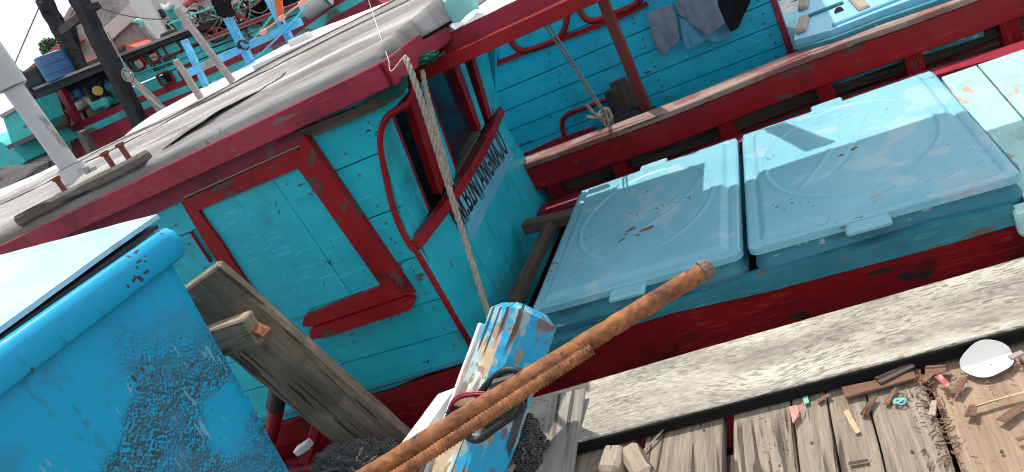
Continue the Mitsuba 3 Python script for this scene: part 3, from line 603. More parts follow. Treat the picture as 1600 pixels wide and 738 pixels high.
# name board and lettering
nb = [V3(p) for p in [(-1.466,2.768,0.564),(-1.466,3.532,0.586),(-1.466,3.582,0.422),(-1.466,2.717,0.358)]]
put(B + '__name_band', slab(nb, (.004, 0, 0), grain=(0, 1, 0)), 'banner_blue')
t0, t1 = V3((-1.461,2.656,0.448)), V3((-1.461,3.527,0.477))
put(B + '__name_lettering', text2('KM.BINTANGMAJU', .120, t0 + V3(0, 0, -.006), t1 + V3(0, 0, -.006), (0, 0, 1), .001), 'black_letters')
# canopy ahead of the wheelhouse, plus unseen sheets added to shade the lids
C_ = B + '__canopy'
put(C_ + '__added_shade_sheet', slab([(-1.20, 2.58, 1.125), (-.62, 2.58, 1.125), (-.62, 3.50, 1.125), (-1.24, 3.54, 1.125)], (0, 0, .003)), 'canopy_plastic')  # unseen sheet, added to cast shade on the nearer lid
put(C_ + '__fascia', bar((-1.125, 2.60, 1.145), (.75, 2.60, 1.15), .03, .092, ch=.004, n=20, wob=.0015), 'maroon_paint')
put(C_ + '__bearer_or_shade', bar((-1.265, 2.54, 1.107), (.75, 2.54, 1.10), .05, .05, n=20, wob=.001), 'red_paint')
put(C_ + '__bearer_or_shade', bar((-1.15, 3.17, 1.13), (.75, 3.17, 1.13), .04, .06), 'red_paint')
put(C_ + '__sheet', grid(lambda u, v: np.stack([-1.10 + 1.87 * u, 2.585 + .625 * v, 1.196 + .03 * np.sin(np.pi * v) + .008 * (meshkit.fbm(np.stack([u * 11, v * 5, 0 * u], -1), 3) - .5)], -1), 60, 16, None), 'canopy_plastic', True)
for i in range(3):
    put(C_ + '__crosspiece', bar((-.8 + i * .7, 2.6, 1.13), (-.8 + i * .7, 3.17, 1.13), .04, .04), 'red_paint')
put(C_ + '__shadow_caster', slab([V3(p) + V3(-.15, .44, 1.0) for p in [(-0.247,3.316,0.200),(-0.129,3.243,0.200),(0.034,2.838,0.200),(-0.079,2.843,0.200)]], (0, 0, -.004)), 'white_sheet')  # unseen piece added, cut to the shadow it throws on the farther lid
# far bulwark: rail cap, rail board, stanchions, inner planking
rn = [V3(p) + V3(0, .075, 0) for p in [(-1.413,3.634,0.325),(-1.004,3.621,0.325),(-0.654,3.614,0.325),(-0.336,3.648,0.325),(-0.031,3.676,0.325),(0.211,3.668,0.325),(0.436,3.651,0.325),(0.689,3.649,0.325),(0.904,3.653,0.325)]]
rail = curve([(-5.5, 3.95, .30), (-2.6, 3.80, .32), *rn, rn[-1] * 2 - rn[-2]], 70)
R_ = B + '__bulwark'
put(R_ + '__rail_cap', sweep(rail, .15, .03), 'cap_wood')
put(R_ + '__rail_board', sweep(rail + V3(0, -.045, -.085), .035, .135), 'red_paint')
put(R_ + '__inner_plank', sweep(rail + V3(0, .09, -.38), .03, .20), 'dark_wood')
put(R_ + '__inner_plank', sweep(rail + V3(0, .09, -.15), .03, .22), 'dark_wood')
for s in (-1.35, -.98, -.42, .10, .46, .86):
    q = rail[np.argmin(abs(rail[:, 0] - s))]
    put(R_ + '__stanchion', bar(q + V3(0, .0, -.55), q + V3(0, .0, -.02), .075, .07, up=(0, 1, 0), wob=.002, n=4), 'red_paint')
put(B + '__hull__far_side', slab([(-5.5, 3.9, -1.5), (.6, 3.9, -1.5), (.6, 3.9, -.1), (-5.5, 3.9, -.1)], (0, .03, 0), grain=(1, 0, 0)), 'hull_red_paint')
# fore deck
for a, b in ((.475, .605), (.612, .86), (.868, 1.1), (1.108, 1.4)):
    put(B + '__deck__plank', slab([(a + .02, 3.42, .12), (b + .02, 3.42 - .12 * (a > .8), .12), (b - .035, 2.17, .12), (a - .035, 2.17, .12)], (0, 0, -.03), grain=(0, 1, 0)), 'deck_paint')
put(B + '__deck__margin_plank', slab([(-1.46, 3.50, .10), (.42, 3.50, .10), (1.3, 3.30, .13), (1.3, 3.46, .13), (.42, 3.62, .10), (-1.46, 3.64, .10)], (0, 0, -.04), grain=(1, 0, 0)), 'maroon_paint')
put(B + '__deck__well', slab([(-1.46, 2.26, -.16), (.5, 2.26, -.16), (.5, 3.9, -.16), (-1.46, 3.9, -.16)], (0, 0, -.03), grain=(1, 0, 0)), 'dark_wood')
put(B + '__deck__edge_plank', bar((.40, 2.19, .075), (1.5, 2.19, .10), .05, .085, ch=.006), 'deck_paint')
put(B + '__deck__end_board', bar((.475, 2.2, .02), (.475, 3.45, .02), .02, .17), 'gunwale_paint')

# ================================================================ FISH BOXES
def lid_mesh(x0, x1, y0, y1, z, ell, swoosh, seed):
    r = .036; cs = m3.CrossSection.square((x1 - x0 - 2 * r, y1 - y0 - 2 * r)).translate((x0 + r, y0 + r)).offset(r, m3.JoinType.Round, 2, 32)
    m = cs.extrude(.026).refine_to_length(.006).to_mesh()
    v = np.array(m.vert_properties[:, :3]).astype(float); f = np.array(m.tri_verts)
    x, y = v[:, 0], v[:, 1]; top = v[:, 2] > .0259
    d = np.minimum(np.minimum(x - x0, x1 - x), np.minimum(y - y0, y1 - y))
    sm = lambda a, b, q: np.clip((q - a) / (b - a), 0, 1) ** 2 * (3 - 2 * np.clip((q - a) / (b - a), 0, 1))
    h = -.010 * (1 - sm(0, .009, d)) + .015 * sm(.046, .066, d) - .005 * np.exp(-((d - .043) / .006) ** 2) 
    cx, cy, ax, ay = ell
    rr = np.sqrt(((x - cx) / ax) ** 2 + ((y - cy) / ay) ** 2); de = (rr - 1) * (ax + ay) / 2
    h += .0042 * np.exp(-(de / .008) ** 2) - .0015 * np.exp(-((de + .022) / .008) ** 2)
    for pl, w, a in swoosh:
        C = curve(pl, 60); dd = np.min(np.hypot(x[:, None] - C[None, :, 0], y[:, None] - C[None, :, 1]), 1); h += .7 * a * np.exp(-(dd / (.75 * w)) ** 2)
    h += .003 * (meshkit.fbm(np.stack([x * 5, y * 5, 0 * x + seed], 1), 3) - .5)
    v[:, 2] = np.where(top, v[:, 2] + h, v[:, 2]) + z - .026
    side_ = ~top & (v[:, 2] < z - .02)
    return v, f, v[:, :2].copy()
def fish_box(key, label, x0, x1, tabs, ell, swoosh, seed):
    thing(key, label, 'fish box', 'fish boxes set side by side on the boat')
    put(key + '__lid', lid_mesh(x0, x1, 2.225, 3.325, .20, ell, swoosh, seed), 'lid_plastic', 35)
    for a, b, y0, y1 in tabs:
        put(key + '__lid__tab', bar(((a + b) / 2, y0, .184), ((a + b) / 2, y1, .184), b - a, .020, ch=.006), 'lid_plastic')
    rr = []
    for zz, o in ((.174, -.012), (.160, -.012), (.135, -.010), (.120, -.003), (.104, -.003), (.095, -.020), (-.15, -.03)):
        q = sg.box(x0 - o, 2.225 - o, x1 + o, 3.325 + o).buffer(-.05).buffer(.05, quad_segs=6)
        c = np.array(q.exterior.coords)[:-1]; i0 = np.argmin(c.sum(1)); c = np.roll(c, -i0, 0)
        rr.append(np.column_stack([c, np.full(len(c), zz)]))
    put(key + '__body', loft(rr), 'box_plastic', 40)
def loft(rings, cap=True):
    n = len(rings[0]); v = np.vstack(rings); f = []
    for i in range(len(rings) - 1):
        for j in range(n):
            a, b, c, d = i * n + j, i * n + (j + 1) % n, (i + 1) * n + (j + 1) % n, (i + 1) * n + j
            f += [(a, b, c), (a, c, d)]
    if cap:
        for i in (0, len(rings) - 1):
            k = len(v); v = np.vstack([v, rings[i].mean(0)]); f += [(k, i * n + j, i * n + (j + 1) % n) for j in range(n)]
    return trimesh.Trimesh(v, np.array(f), process=False)
fish_box('fish_box', 'pale blue fish box lid nearer the wheelhouse, oval ridge with brown scraped patches', -1.125, -.345, [(-.81, -.68, 2.165, 2.25), (-.82, -.685, 3.31, 3.395)], (-.73, 2.80, .285, .40),
         [([(-.80, 2.62), (-.66, 2.66), (-.55, 2.80), (-.46, 3.02)], .012, .004), ([(-.86, 2.72), (-.72, 2.72), (-.60, 2.86)], .010, -.004)], 1)
fish_box('fish_box_001', 'pale blue fish box lid farther toward the bow, half in sun with an embossed swoosh', -.325, .455, [(-.03, .10, 2.175, 2.25), (-.02, .11, 3.31, 3.40)], (.06, 2.80, .30, .42),
         [([(-.12, 2.55), (-.02, 2.75), (.06, 2.98), (.12, 3.12), (.19, 3.14)], .012, .005), ([(-.06, 2.56), (.07, 2.74), (.13, 2.95), (.17, 3.05)], .010, -.005), ([(.14, 3.0), (.20, 2.96), (.24, 3.02)], .008, .004)], 2)
# scraped-off patches on the first lid (bare brown matter with an outline)
def stain(key, pts, z, mat):
    put(key, slab([(x, y, z) for x, y in pts], (0, 0, .0012)), mat)
def flake(cx, cy, a, b, rot, sd):
    r = np.random.default_rng(sd); q = []
    for t in np.linspace(0, 2 * math.pi, 37)[:-1]:
        k = .45 + .9 * meshkit.fbm(np.array([[math.cos(t) * 1.6 + sd * 5, math.sin(t) * 1.6, sd]]), 4)[0]
        x, y = a * k * math.cos(t), b * k * math.sin(t); q.append((cx + x * math.cos(rot) - y * math.sin(rot), cy + x * math.sin(rot) + y * math.cos(rot)))
    return q
for k, (cx, cy, a, b, rot) in enumerate(((-.775, 2.63, .034, .016, .9), (-.70, 2.60, .030, .014, .2), (-.80, 2.57, .018, .007, .6), (-.735, 2.57, .012, .005, .1))):
    stain('fish_box__lid__scrape', flake(cx, cy, a, b, rot, k + 1), .2150, 'scrape_brown')
for k, (cx, cy, a, b, rot) in enumerate(((.08, 2.74, .014, .007, .3), (.03, 2.715, .012, .006, .2))):
    stain('fish_box_001__lid__scrape', flake(cx, cy, a, b, rot, k + 9), .2150, 'scrape_brown')
# loose boards between wheelhouse and fish box
thing('wood_block', 'short dark timber end jammed between wheelhouse front and fish box', 'wood'); put('wood_block', bar((-1.400,3.141,0.181), V3((-1.400,3.141,0.181)) + V3(.28, -.02, -.02), .07, .055, ch=.004, n=4, wob=.003), 'dark_wood')
thing('loose_board', 'dark brown board lying along the left side of the fish box', 'board'); put('loose_board', bar((-1.257,3.148,0.160), (-1.267,2.413,0.160), .05, .05, ch=.004, n=10, wob=.004), 'dark_wood')

# ================================================================ SECOND BOAT
S = 'fishing_boat_001'
thing(S, 'blue planked fishing boat with red window outlines moored beyond the lettered boat', 'boat')
boards(S + '__cabin_side__plank', [(-4.6, 1.38), (-4.6, .12), (-.045, .12), (-.02, .5), (-.01, 1.38)], 1, [1.4, 1.2, .985, .80, .645, .52, .395, .275, .12], side(4.30), (0, .03, 0), 'blue_teal_paint', (1, 0, 0), gap=.006, jig=.003)
put(S + '__cabin_side__backing', slab([(-4.6, 4.336, .1), (-.03, 4.336, .1), (-.01, 4.336, 1.37), (-4.6, 4.336, 1.37)], (0, .02, 0)), 'dark_wood')
put(S + '__cabin_side__trim', slab([(-1.749,4.295,0.827),(-1.613,4.295,0.825),(-1.304,4.295,0.811),(-1.051,4.295,0.792),(-0.835,4.295,0.784),(-0.642,4.295,0.787),(-0.638,4.295,0.759),(-0.839,4.295,0.755),(-1.063,4.295,0.765),(-1.317,4.295,0.784),(-1.620,4.295,0.795),(-1.756,4.295,0.796)], (0, -.014, 0), grain=(1, 0, 0)), 'red_paint')
for pts in ([(-1.422,4.290,0.980),(-1.445,4.290,0.917),(-1.447,4.290,0.861),(-1.412,4.290,0.817),(-1.327,4.290,0.798),(-1.227,4.290,0.792),(-1.158,4.290,0.807),(-1.108,4.290,0.853),(-1.053,4.290,0.938),(-0.997,4.290,1.028)], [(-0.970,4.290,1.016),(-0.997,4.290,0.921),(-0.996,4.290,0.851),(-0.965,4.290,0.811),(-0.891,4.290,0.798),(-0.773,4.290,0.792),(-0.698,4.290,0.797),(-0.648,4.290,0.828),(-0.608,4.290,0.891)]):
    put(S + '__cabin_side__window_outline', tube(curve(pts, 40), .018, 8), 'red_paint', True)
put(S + '__cabin_side__lower_outline', tube(curve([(-1.398,4.290,0.234),(-1.386,4.290,0.300),(-1.358,4.290,0.342),(-1.306,4.290,0.360),(-1.243,4.290,0.357),(-1.160,4.290,0.354),(-1.016,4.290,0.351)], 40), .014, 8), 'red_paint', True)
put(S + '__cabin_side__bottom_trim', slab([(-1.778,4.292,0.223),(-1.448,4.292,0.243),(-1.192,4.292,0.232),(-1.208,4.292,0.194),(-1.469,4.292,0.197),(-1.805,4.292,0.167)], (0, -.02, 0), grain=(1, 0, 0)), 'maroon_paint')
put(S + '__cabin_side__corner_trim', bar((-.035, 4.292, .13), (-.012, 4.292, 1.38), .022, .03), 'maroon_paint')
put(S + '__cabin_side__grille', slab([(-1.642,4.285,0.920),(-1.569,4.285,0.922),(-1.571,4.285,0.832),(-1.614,4.285,0.799),(-1.637,4.285,0.826)], (0, -.01, 0)), 'red_paint')
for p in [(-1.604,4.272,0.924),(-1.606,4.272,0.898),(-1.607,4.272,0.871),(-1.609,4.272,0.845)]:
    put(S + '__cabin_side__painted_sky', bar(V3(p) + V3(-.012, 0, 0), V3(p) + V3(.012, 0, 0), .006, .02, ch=.001), 'white_sheet')  # white bars stand for bright sky showing through the grille
for x in (-.10, -.74, -1.28):
    for z in (1.1, .90, .73, .70, .60, .56, .47, .43, .35, .31, .23, .17):
        q = V3(x + rng.uniform(-.012, .012), 4.2965, z + rng.uniform(-.01, .01)); put(S + '__cabin_side__nail', tube([q, q + V3(0, -.004, 0), q + V3(0, -.005, 0)], [.006, .006, .004], 6), 'rust_dark')
put(S + '__cabin_end', slab([(-.012, 4.33, .12), (-.012, 5.6, .12), (-.012, 5.6, 1.38), (-.012, 4.33, 1.38)], (-.03, 0, 0), grain=(0, 0, 1)), 'blue_teal_paint')
put(S + '__cabin_far_side', slab([(-4.6, 5.6, .1), (-.02, 5.6, .1), (-.02, 5.6, 1.38), (-4.6, 5.6, 1.38)], (0, .03, 0)), 'blue_teal_paint')
put(S + '__roof', grid(lambda u, v: np.stack([-4.65 + 4.7 * u, 4.24 + 1.46 * v, 1.362 + (.115 - .085 * np.clip((-4.65 + 4.7 * u + 3.05) / .85, 0, 1)) * np.sin(np.pi * v) ** .8 + .01 * (meshkit.fbm(np.stack([u * 12, v * 6, 0 * u], -1), 3) - .5)], -1), 60, 24, (0, 0, -.025)), 'white_paint', True)
put(S + '__roof__fascia', bar((-4.65, 4.23, 1.345), (.05, 4.23, 1.345), .03, .08), 'maroon_paint')
put(S + '__hull__side', slab([(-6, 4.31, -1.5), (2.6, 4.31, -1.5), (2.6, 4.31, .11), (-6, 4.31, .10)], (0, .06, 0), grain=(1, 0, 0)), 'red_paint')
put(S + '__deck', slab([(-.02, 4.32, .06), (2.6, 4.32, .06), (2.6, 6.0, .06), (-.02, 6.0, .06)], (0, 0, -.04), grain=(1, 0, 0)), 'gunwale_paint')
put(S + '__mast_post', bar((-0.806,3.980,0.267), V3((-0.806,3.980,0.267)) + V3(.02, 0, 1.5), .055, .055, up=(0, 1, 0), ch=.006, n=10, wob=.002), 'oxide_paint')
# dark timber fender where the post stands
thing('timber_fender', 'dark stained timber block wedged at the foot of the red post', 'fender')
put('timber_fender', bar((-1.014,4.200,0.421), (-1.015,4.200,0.264), .05, .05, up=(0, 1, 0), ch=.006, n=6, wob=.006), 'black_wood')
put('timber_fender__plate', slab([(-0.997,4.220,0.448),(-0.904,4.220,0.451),(-0.888,4.220,0.396),(-0.888,4.220,0.248),(-0.891,4.220,0.200),(-1.036,4.220,0.240)], (0, .04, 0), grain=(0, 0, 1)), 'dark_wood')
thing('tyre', 'black tyre fender hung between the two boats', 'tyre')
tc = V3((-0.926,4.000,0.331)) - V3(0, 0, .27)
put('tyre', tube([tc + .21 * V3(math.cos(t), .0, math.sin(t)) for t in np.linspace(0, 2 * math.pi, 61)[:-1]], .062, 16, closed=True), 'tyre_rubber', True)
for k in range(40):
    t = k * 2 * math.pi / 40; d = V3(math.cos(t), 0, math.sin(t))
    put('tyre__tread', bar(tc + .268 * d + V3(0, -.035, 0), tc + .268 * d + V3(0, .035, 0), .018, .012, up=d, ch=.002), 'tyre_rubber')
# laundry
for key, lab, pts, mat, sd in (
    ('trousers', 'grey blue trousers hung over the blue wall, leftmost of the laundry', [(-0.658,4.250,0.728),(-0.515,4.250,0.725),(-0.517,4.250,0.659),(-0.545,4.250,0.528),(-0.659,4.250,0.472),(-0.672,4.250,0.497),(-0.675,4.250,0.606)], 'grey_cloth', 1),
    ('trousers_001', 'grey blue trouser leg hung in the middle of the laundry', [(-0.500,4.235,0.721),(-0.446,4.235,0.770),(-0.274,4.235,0.722),(-0.296,4.235,0.617),(-0.290,4.235,0.523),(-0.395,4.235,0.486),(-0.443,4.235,0.563),(-0.497,4.235,0.653)], 'grey_cloth', 2),
    ('shirt', 'bright light blue shirt showing beneath the grey trousers', [(-0.506,4.268,0.635),(-0.467,4.268,0.611),(-0.420,4.268,0.531),(-0.271,4.268,0.489),(-0.307,4.268,0.422),(-0.362,4.268,0.430),(-0.414,4.268,0.467),(-0.528,4.268,0.454),(-0.533,4.268,0.503)], 'light_cloth', 3),
    ('jacket', 'black garment at the right end of the laundry', [(-0.286,4.240,0.727),(-0.105,4.240,0.657),(-0.140,4.240,0.569),(-0.191,4.240,0.519),(-0.237,4.240,0.466),(-0.280,4.240,0.462),(-0.290,4.240,0.533),(-0.294,4.240,0.623)], 'black_cloth', 4)):
    thing(key, lab, 'garment', None); put(key, drape(pts, (0, .02, 0), .026, (24, 4), .010, sd), mat, 50)
# fish container on the second boat's deck
thing('fish_container', 'scraped light blue fish container with grimy ribs on the far boat', 'container')
put('fish_container__lid', slab([(0.004,3.848,0.360),(0.128,4.990,0.360),(0.253,5.990,0.360),(0.991,4.970,0.360),(0.740,3.727,0.360),(0.565,3.761,0.360),(0.388,3.781,0.360),(0.163,3.775,0.360)], (0, 0, .03), grain=(1, 0, 0)), 'pale_blue_plastic')
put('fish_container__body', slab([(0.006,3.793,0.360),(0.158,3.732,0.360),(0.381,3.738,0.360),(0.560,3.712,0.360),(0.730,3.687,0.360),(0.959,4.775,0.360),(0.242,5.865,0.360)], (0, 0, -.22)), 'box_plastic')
for a, b, w in (((0.093,4.391,0.400), (0.151,4.851,0.400), .05), ((0.043,3.918,0.400), (0.081,4.178,0.400), .05), ((0.328,4.378,0.400), (0.332,3.855,0.400), .05)):
    put('fish_container__lid__rib', bar(a, b, w, .03, ch=.01, n=4, wob=.003), 'grime')
put('fish_container__lid__rib', bar((0.101,4.195,0.395), (0.277,4.192,0.395), .03, .02, ch=.006), 'gunwale_paint')
put('fish_container__lid__rib', bar((0.179,3.830,0.395), (0.517,3.848,0.395), .03, .02, ch=.006), 'pale_blue_plastic')
put('fish_container__lid__hole', tube([V3((0.238,4.062,0.391)), V3((0.238,4.049,0.394))], .022, 12), 'dark_wood')
thing('mat', 'olive brown mat lying along the front of the far fish container', 'mat')
put('mat', bar((-0.024,4.393,0.170), (0.637,4.422,0.170), .16, .02, n=20, wob=.006), 'olive_mat')

# ================================================================ THINGS ON THE ROOFS
thing('roof_pole', 'stout grey pipe pole with a wider sleeve standing on the tarpaulin roof', 'pole')
pb = on_roof(-3.09, 2.60)
put('roof_pole__pipe', tube([pb + V3(0, 0, h) for h in np.linspace(-.03, 1.2, 14)], .044, 20), 'pole_grey', True)
put('roof_pole__sleeve', tube([pb + V3(0, 0, h) for h in (.455, .46, .9, 1.3)], [.058, .066, .068, .068], 20), 'pole_grey', True)
put('roof_pole__flange', tube([pb + V3(0, 0, h) for h in (-.02, .05, .055)], [.062, .062, .05], 20), 'pole_grey', True)
thing('roof_timber', 'old split timber with rusty bolts lying along the edge of the tarpaulin roof', 'timber')
put('roof_timber', bar((-3.116,2.265,1.280), (-2.317,2.265,1.281), .085, .05, ch=.012, n=24, wob=.006), 'grey_dark_wood')
for p in [(-2.816,2.280,1.324),(-2.506,2.280,1.326),(-2.411,2.280,1.328)]:
    p = V3(p); put('roof_timber__bolt', tube([p + V3(0, 0, h) for h in (-.03, .03, .031, .045)], [.011, .011, .018, .018], 8), 'rust_red')
for p in [(-2.953,2.550,1.330),(-2.917,2.550,1.316)]:
    p = V3(p); put('roof_timber__nut', tube([p + V3(0, 0, h) for h in (-.01, .02)], .016, 6), 'steel')
thing('roof_string', 'thin white string trailing over the tarpaulin to the roof corner', 'string')
put('roof_string__line', tube(curve([V3((-1.299,2.600,1.474)), V3((-1.228,2.400,1.320)), V3((-1.140,2.190,1.215))], 20), .0009, 6), 'white_sheet', True)
put('roof_string__tail', tube(curve([V3((-1.140,2.190,1.215)), V3((-1.147,2.185,1.188)), V3((-1.124,2.180,1.193)), V3((-1.073,2.180,1.210))], 30), .0016, 6), 'white_sheet', True)
thing('aqua_sheet', 'crumpled aqua plastic sheet bundled at the canopy corner', 'sheet')
def crumple(u, v):
    a, b, c, d = [V3(p) for p in ((-1.062,2.620,1.287), (-1.014,2.720,1.291), (-0.973,2.640,1.190), (-1.056,2.590,1.217))]
    P = quad(a, b, c, d)(u, v); n = meshkit.fbm(P * 9, 3)[..., None] - .5
    return P + n * V3(.10, -.05, .14) + (np.sin(np.pi * u) * np.sin(np.pi * v))[..., None] * V3(.02, -.03, .05)
put('aqua_sheet', grid(crumple, 26, 26, (.003, .004, -.004)), 'aqua_plastic', 40)
put('aqua_sheet__fold', grid(quad((-1.068,2.585,1.223), (-0.997,2.585,1.202), (-1.040,2.570,1.193), (-1.048,2.570,1.203)), 5, 5, (0, .004, 0)), 'white_sheet')
thing('canopy_batten', 'grey batten lying across the white canopy', 'batten'); put('canopy_batten', bar((-1.056,2.750,1.233), (-0.980,2.950,1.238), .05, .02, n=6, wob=.003), 'far_wood')
# white board and frame on the second boat's roof
roof2 = lambda x, y, dz=0: V3(x, y, 1.372 + .115 * math.sin(math.pi * (y - 4.24) / 1.46) ** .8 + dz)
thing('white_board', 'white panel with a grey edge lying on the roof beyond the tarpaulin', 'board')
put('white_board', bar((-3.085,4.300,1.425), (-2.402,4.300,1.392), .22, .035, n=3, ch=.006), 'white_sheet')
thing('roof_box', 'small pale blue grey box lying on the white roof', 'box'); put('roof_box', bar((-2.853,4.380,1.447), (-2.705,4.380,1.438), .10, .06, ch=.012), 'grey_pvc')
thing('blue_rack', 'sky blue timber rack of posts and a crossbar on the white roof', 'rack')
for a, b, w in (((-3.971,4.850,1.838), (-4.035,4.850,1.450), .045), ((-3.517,4.850,1.973), (-3.555,4.850,1.466), .055), ((-3.136,4.850,1.833), (-3.156,4.850,1.471), .05)):
    put('blue_rack__post', bar(a, V3(b) + V3(0, 0, -.03), w, w, up=(0, 1, 0), ch=.005, n=6, wob=.003), 'sky_blue_paint')
put('blue_rack__crossbar', bar((-4.083,4.800,1.615), (-2.970,4.800,1.560), .05, .055, ch=.005, n=8, wob=.003), 'sky_blue_paint')
put('blue_rack__lashing', tube(curve([V3((-3.467,4.800,1.601)) + .035 * V3(math.cos(t), -1.0 * (math.sin(t) > 0), math.sin(t)) + V3(0, -.01 * t / 6, 0) for t in np.linspace(0, 18, 40)], 80), .006, 6), 'black_rubber', True)
thing('blue_line', 'blue and green lines with pink floats strung across the rack', 'rope')
for pts, m in (([(-3.886,4.760,1.482),(-3.441,4.760,1.484),(-3.130,4.760,1.551),(-2.834,4.760,1.633)], 'sky_blue_line'), ([(-4.069,4.900,1.993),(-3.644,4.900,1.940),(-3.123,4.900,1.866)], 'green_line'), ([(-3.469,4.900,1.612),(-3.220,4.900,1.690)], 'green_line'), ([(-3.314,4.780,1.615),(-3.080,4.780,1.641),(-2.822,4.780,1.670)], 'float_pink')):
    put('blue_line__strand', tube(curve(pts, 20), .007, 6), m, True)
for a, b in (((-3.288,4.760,1.614), (-3.224,4.760,1.616)), ((-3.093,4.760,1.637), (-3.029,4.760,1.642)), ((-2.874,4.760,1.660), (-2.817,4.760,1.667))):
    put('blue_line__float', tube([V3(a), lerp(a, b, .15), lerp(a, b, .85), V3(b)], [.008, .018, .018, .008], 12), 'float_pink', True)
thing('black_bundle', 'black cloth bundle tied to the head of the middle blue post', 'bundle'); put('black_bundle', blob((-3.502,4.840,1.900), .085, .5, 2.5, 3, (.7, .8, 1.1), 8), 'black_cloth', 40)
thing('orange_rag', 'orange rag hanging from the right blue post', 'rag'); put('orange_rag', drape([(-3.044,4.800,1.811),(-2.988,4.800,1.805),(-3.040,4.800,1.715),(-3.088,4.800,1.631),(-3.120,4.800,1.654),(-3.092,4.800,1.728)], (0, .02, 0), .012, (30, 6), .015, 4), 'orange_cloth', 50)
thing('roof_stick', 'long bare grey stick leaning up from the white roof', 'stick', 'grey sticks standing on the roof edge'); put('roof_stick', bar((-3.435,4.400,1.393), (-3.520,4.400,1.988), .045, .045, up=(0, 1, 0), ch=.010, n=20, wob=.006), 'far_wood')
thing('roof_stick_001', 'short bare grey stick leaning up from the roof edge', 'stick', 'grey sticks standing on the roof edge'); put('roof_stick_001', bar((-3.748,4.400,1.396), (-3.763,4.400,1.708), .045, .045, up=(0, 1, 0), ch=.010, n=12, wob=.005), 'far_wood')

# ================================================================ FAR GREEN BOAT
G = 'fishing_boat_002'
thing(G, 'green fishing boat with maroon wale bands and a lettered side beyond the tarpaulin roof', 'boat')
def oblong(cx, cy, w, h, tilt=-22, y=8.98):
    q = []
    for k in range(20):
        t = 2 * math.pi * k / 20; a, b = math.cos(t), math.sin(t)
        q.append((math.copysign(abs(a) ** .5, a) * w / 2, math.copysign(abs(b) ** .5, b) * h / 2))
    return [V3(cx[0], y, cx[2]) + V3(a, 0, b - a * .10) for a, b in q]
OPEN = [oblong(p, 0, .26, .17) for p in [(-8.024,8.970,2.277),(-8.332,8.970,2.286),(-8.011,8.970,1.931)]]
def band(key, top, bot, mat, d=.5, y=9.0):
    put(G + '__' + key, slab([*top, *bot[::-1]], (0, d, 0), grain=(1, 0, -.12), cut=OPEN if 'side_plank' in key else ()), mat)
wt = [(-8.632,9.000,2.392),(-7.820,9.000,2.311),(-7.083,9.000,2.229),(-6.971,9.000,2.086),(-6.366,9.000,2.015),(-5.341,9.000,1.912),(-4.492,9.000,1.913)]
wm = [(-8.748,9.000,2.235),(-7.932,9.000,2.151),(-7.179,9.000,2.079),(-7.021,9.000,1.993),(-6.406,9.000,1.930),(-5.370,9.000,1.836),(-4.518,9.000,1.840)]
wb = [(-10.668,9.000,2.045),(-9.716,9.000,1.964),(-8.940,9.000,1.915),(-7.595,9.000,1.791),(-6.386,9.000,1.734),(-5.933,9.000,1.709),(-5.612,9.000,1.745),(-5.141,9.000,1.789),(-4.555,9.000,1.814)]
wr = [(-10.693,9.000,1.940),(-9.808,9.000,1.868),(-8.979,9.000,1.824),(-7.627,9.000,1.704),(-6.412,9.000,1.650),(-5.871,9.000,1.618),(-5.537,9.000,1.658),(-5.042,9.000,1.710),(-4.517,9.000,1.712)]
gr_ = [(-10.727,9.000,1.826),(-9.902,9.000,1.771),(-9.037,9.000,1.728),(-7.670,9.000,1.620),(-6.447,9.000,1.569),(-5.886,9.000,1.532),(-5.531,9.000,1.537),(-5.004,9.000,1.606),(-4.478,9.000,1.610)]
lo = [(-11.423,9.000,0.887),(-10.504,9.000,0.806),(-9.032,9.000,0.739),(-7.596,9.000,0.801),(-6.209,9.000,0.819),(-5.600,9.000,0.865),(-5.061,9.000,1.017),(-4.592,9.000,1.091),(-4.142,9.000,1.161)]
band('hull__side_plank', [(-8.619,9.000,2.407),(-7.814,9.000,2.319),(-7.083,9.000,2.229),(-6.971,9.000,2.086),(-6.366,9.000,2.015),(-5.341,9.000,1.912),(-4.492,9.000,1.913)], [(-8.679,9.000,2.248),(-7.891,9.000,2.183),(-7.146,9.000,2.104),(-7.021,9.000,1.993),(-6.406,9.000,1.930),(-5.370,9.000,1.836),(-4.518,9.000,1.840)], 'green_paint', .1)
band('hull__side_plank', [(-8.693,9.000,2.233),(-7.903,9.000,2.168),(-7.158,9.000,2.089),(-7.032,9.000,1.978),(-6.417,9.000,1.916),(-5.380,9.000,1.823),(-4.526,9.000,1.827)], [(-8.799,9.000,2.069),(-8.000,9.000,2.008),(-7.246,9.000,1.933),(-7.050,9.000,1.909),(-6.429,9.000,1.837),(-5.417,9.000,1.768),(-4.543,9.000,1.800)], 'green_paint', .1)
band('hull__side_plank', [(-8.813,9.000,2.053),(-8.013,9.000,1.994),(-7.258,9.000,1.918),(-7.061,9.000,1.894),(-6.439,9.000,1.822),(-5.427,9.000,1.754),(-4.551,9.000,1.787)], [(-8.940,9.000,1.915),(-7.595,9.000,1.791),(-6.386,9.000,1.734),(-5.933,9.000,1.709),(-5.612,9.000,1.745),(-5.141,9.000,1.789),(-4.555,9.000,1.814)], 'green_paint', .1)
band('hull__wale', wb, wr, 'maroon_paint', .5, 9.0)
band('hull__stripe', wr, gr_, 'green_paint', .45)
band('hull__bottom', gr_, lo, 'maroon_paint', .4)
put(G + '__hull__core', slab([V3(p) + V3(0, .3, 0) for p in [*wr, *lo[::-1]]], (0, 1.8, 0)), 'red_paint')
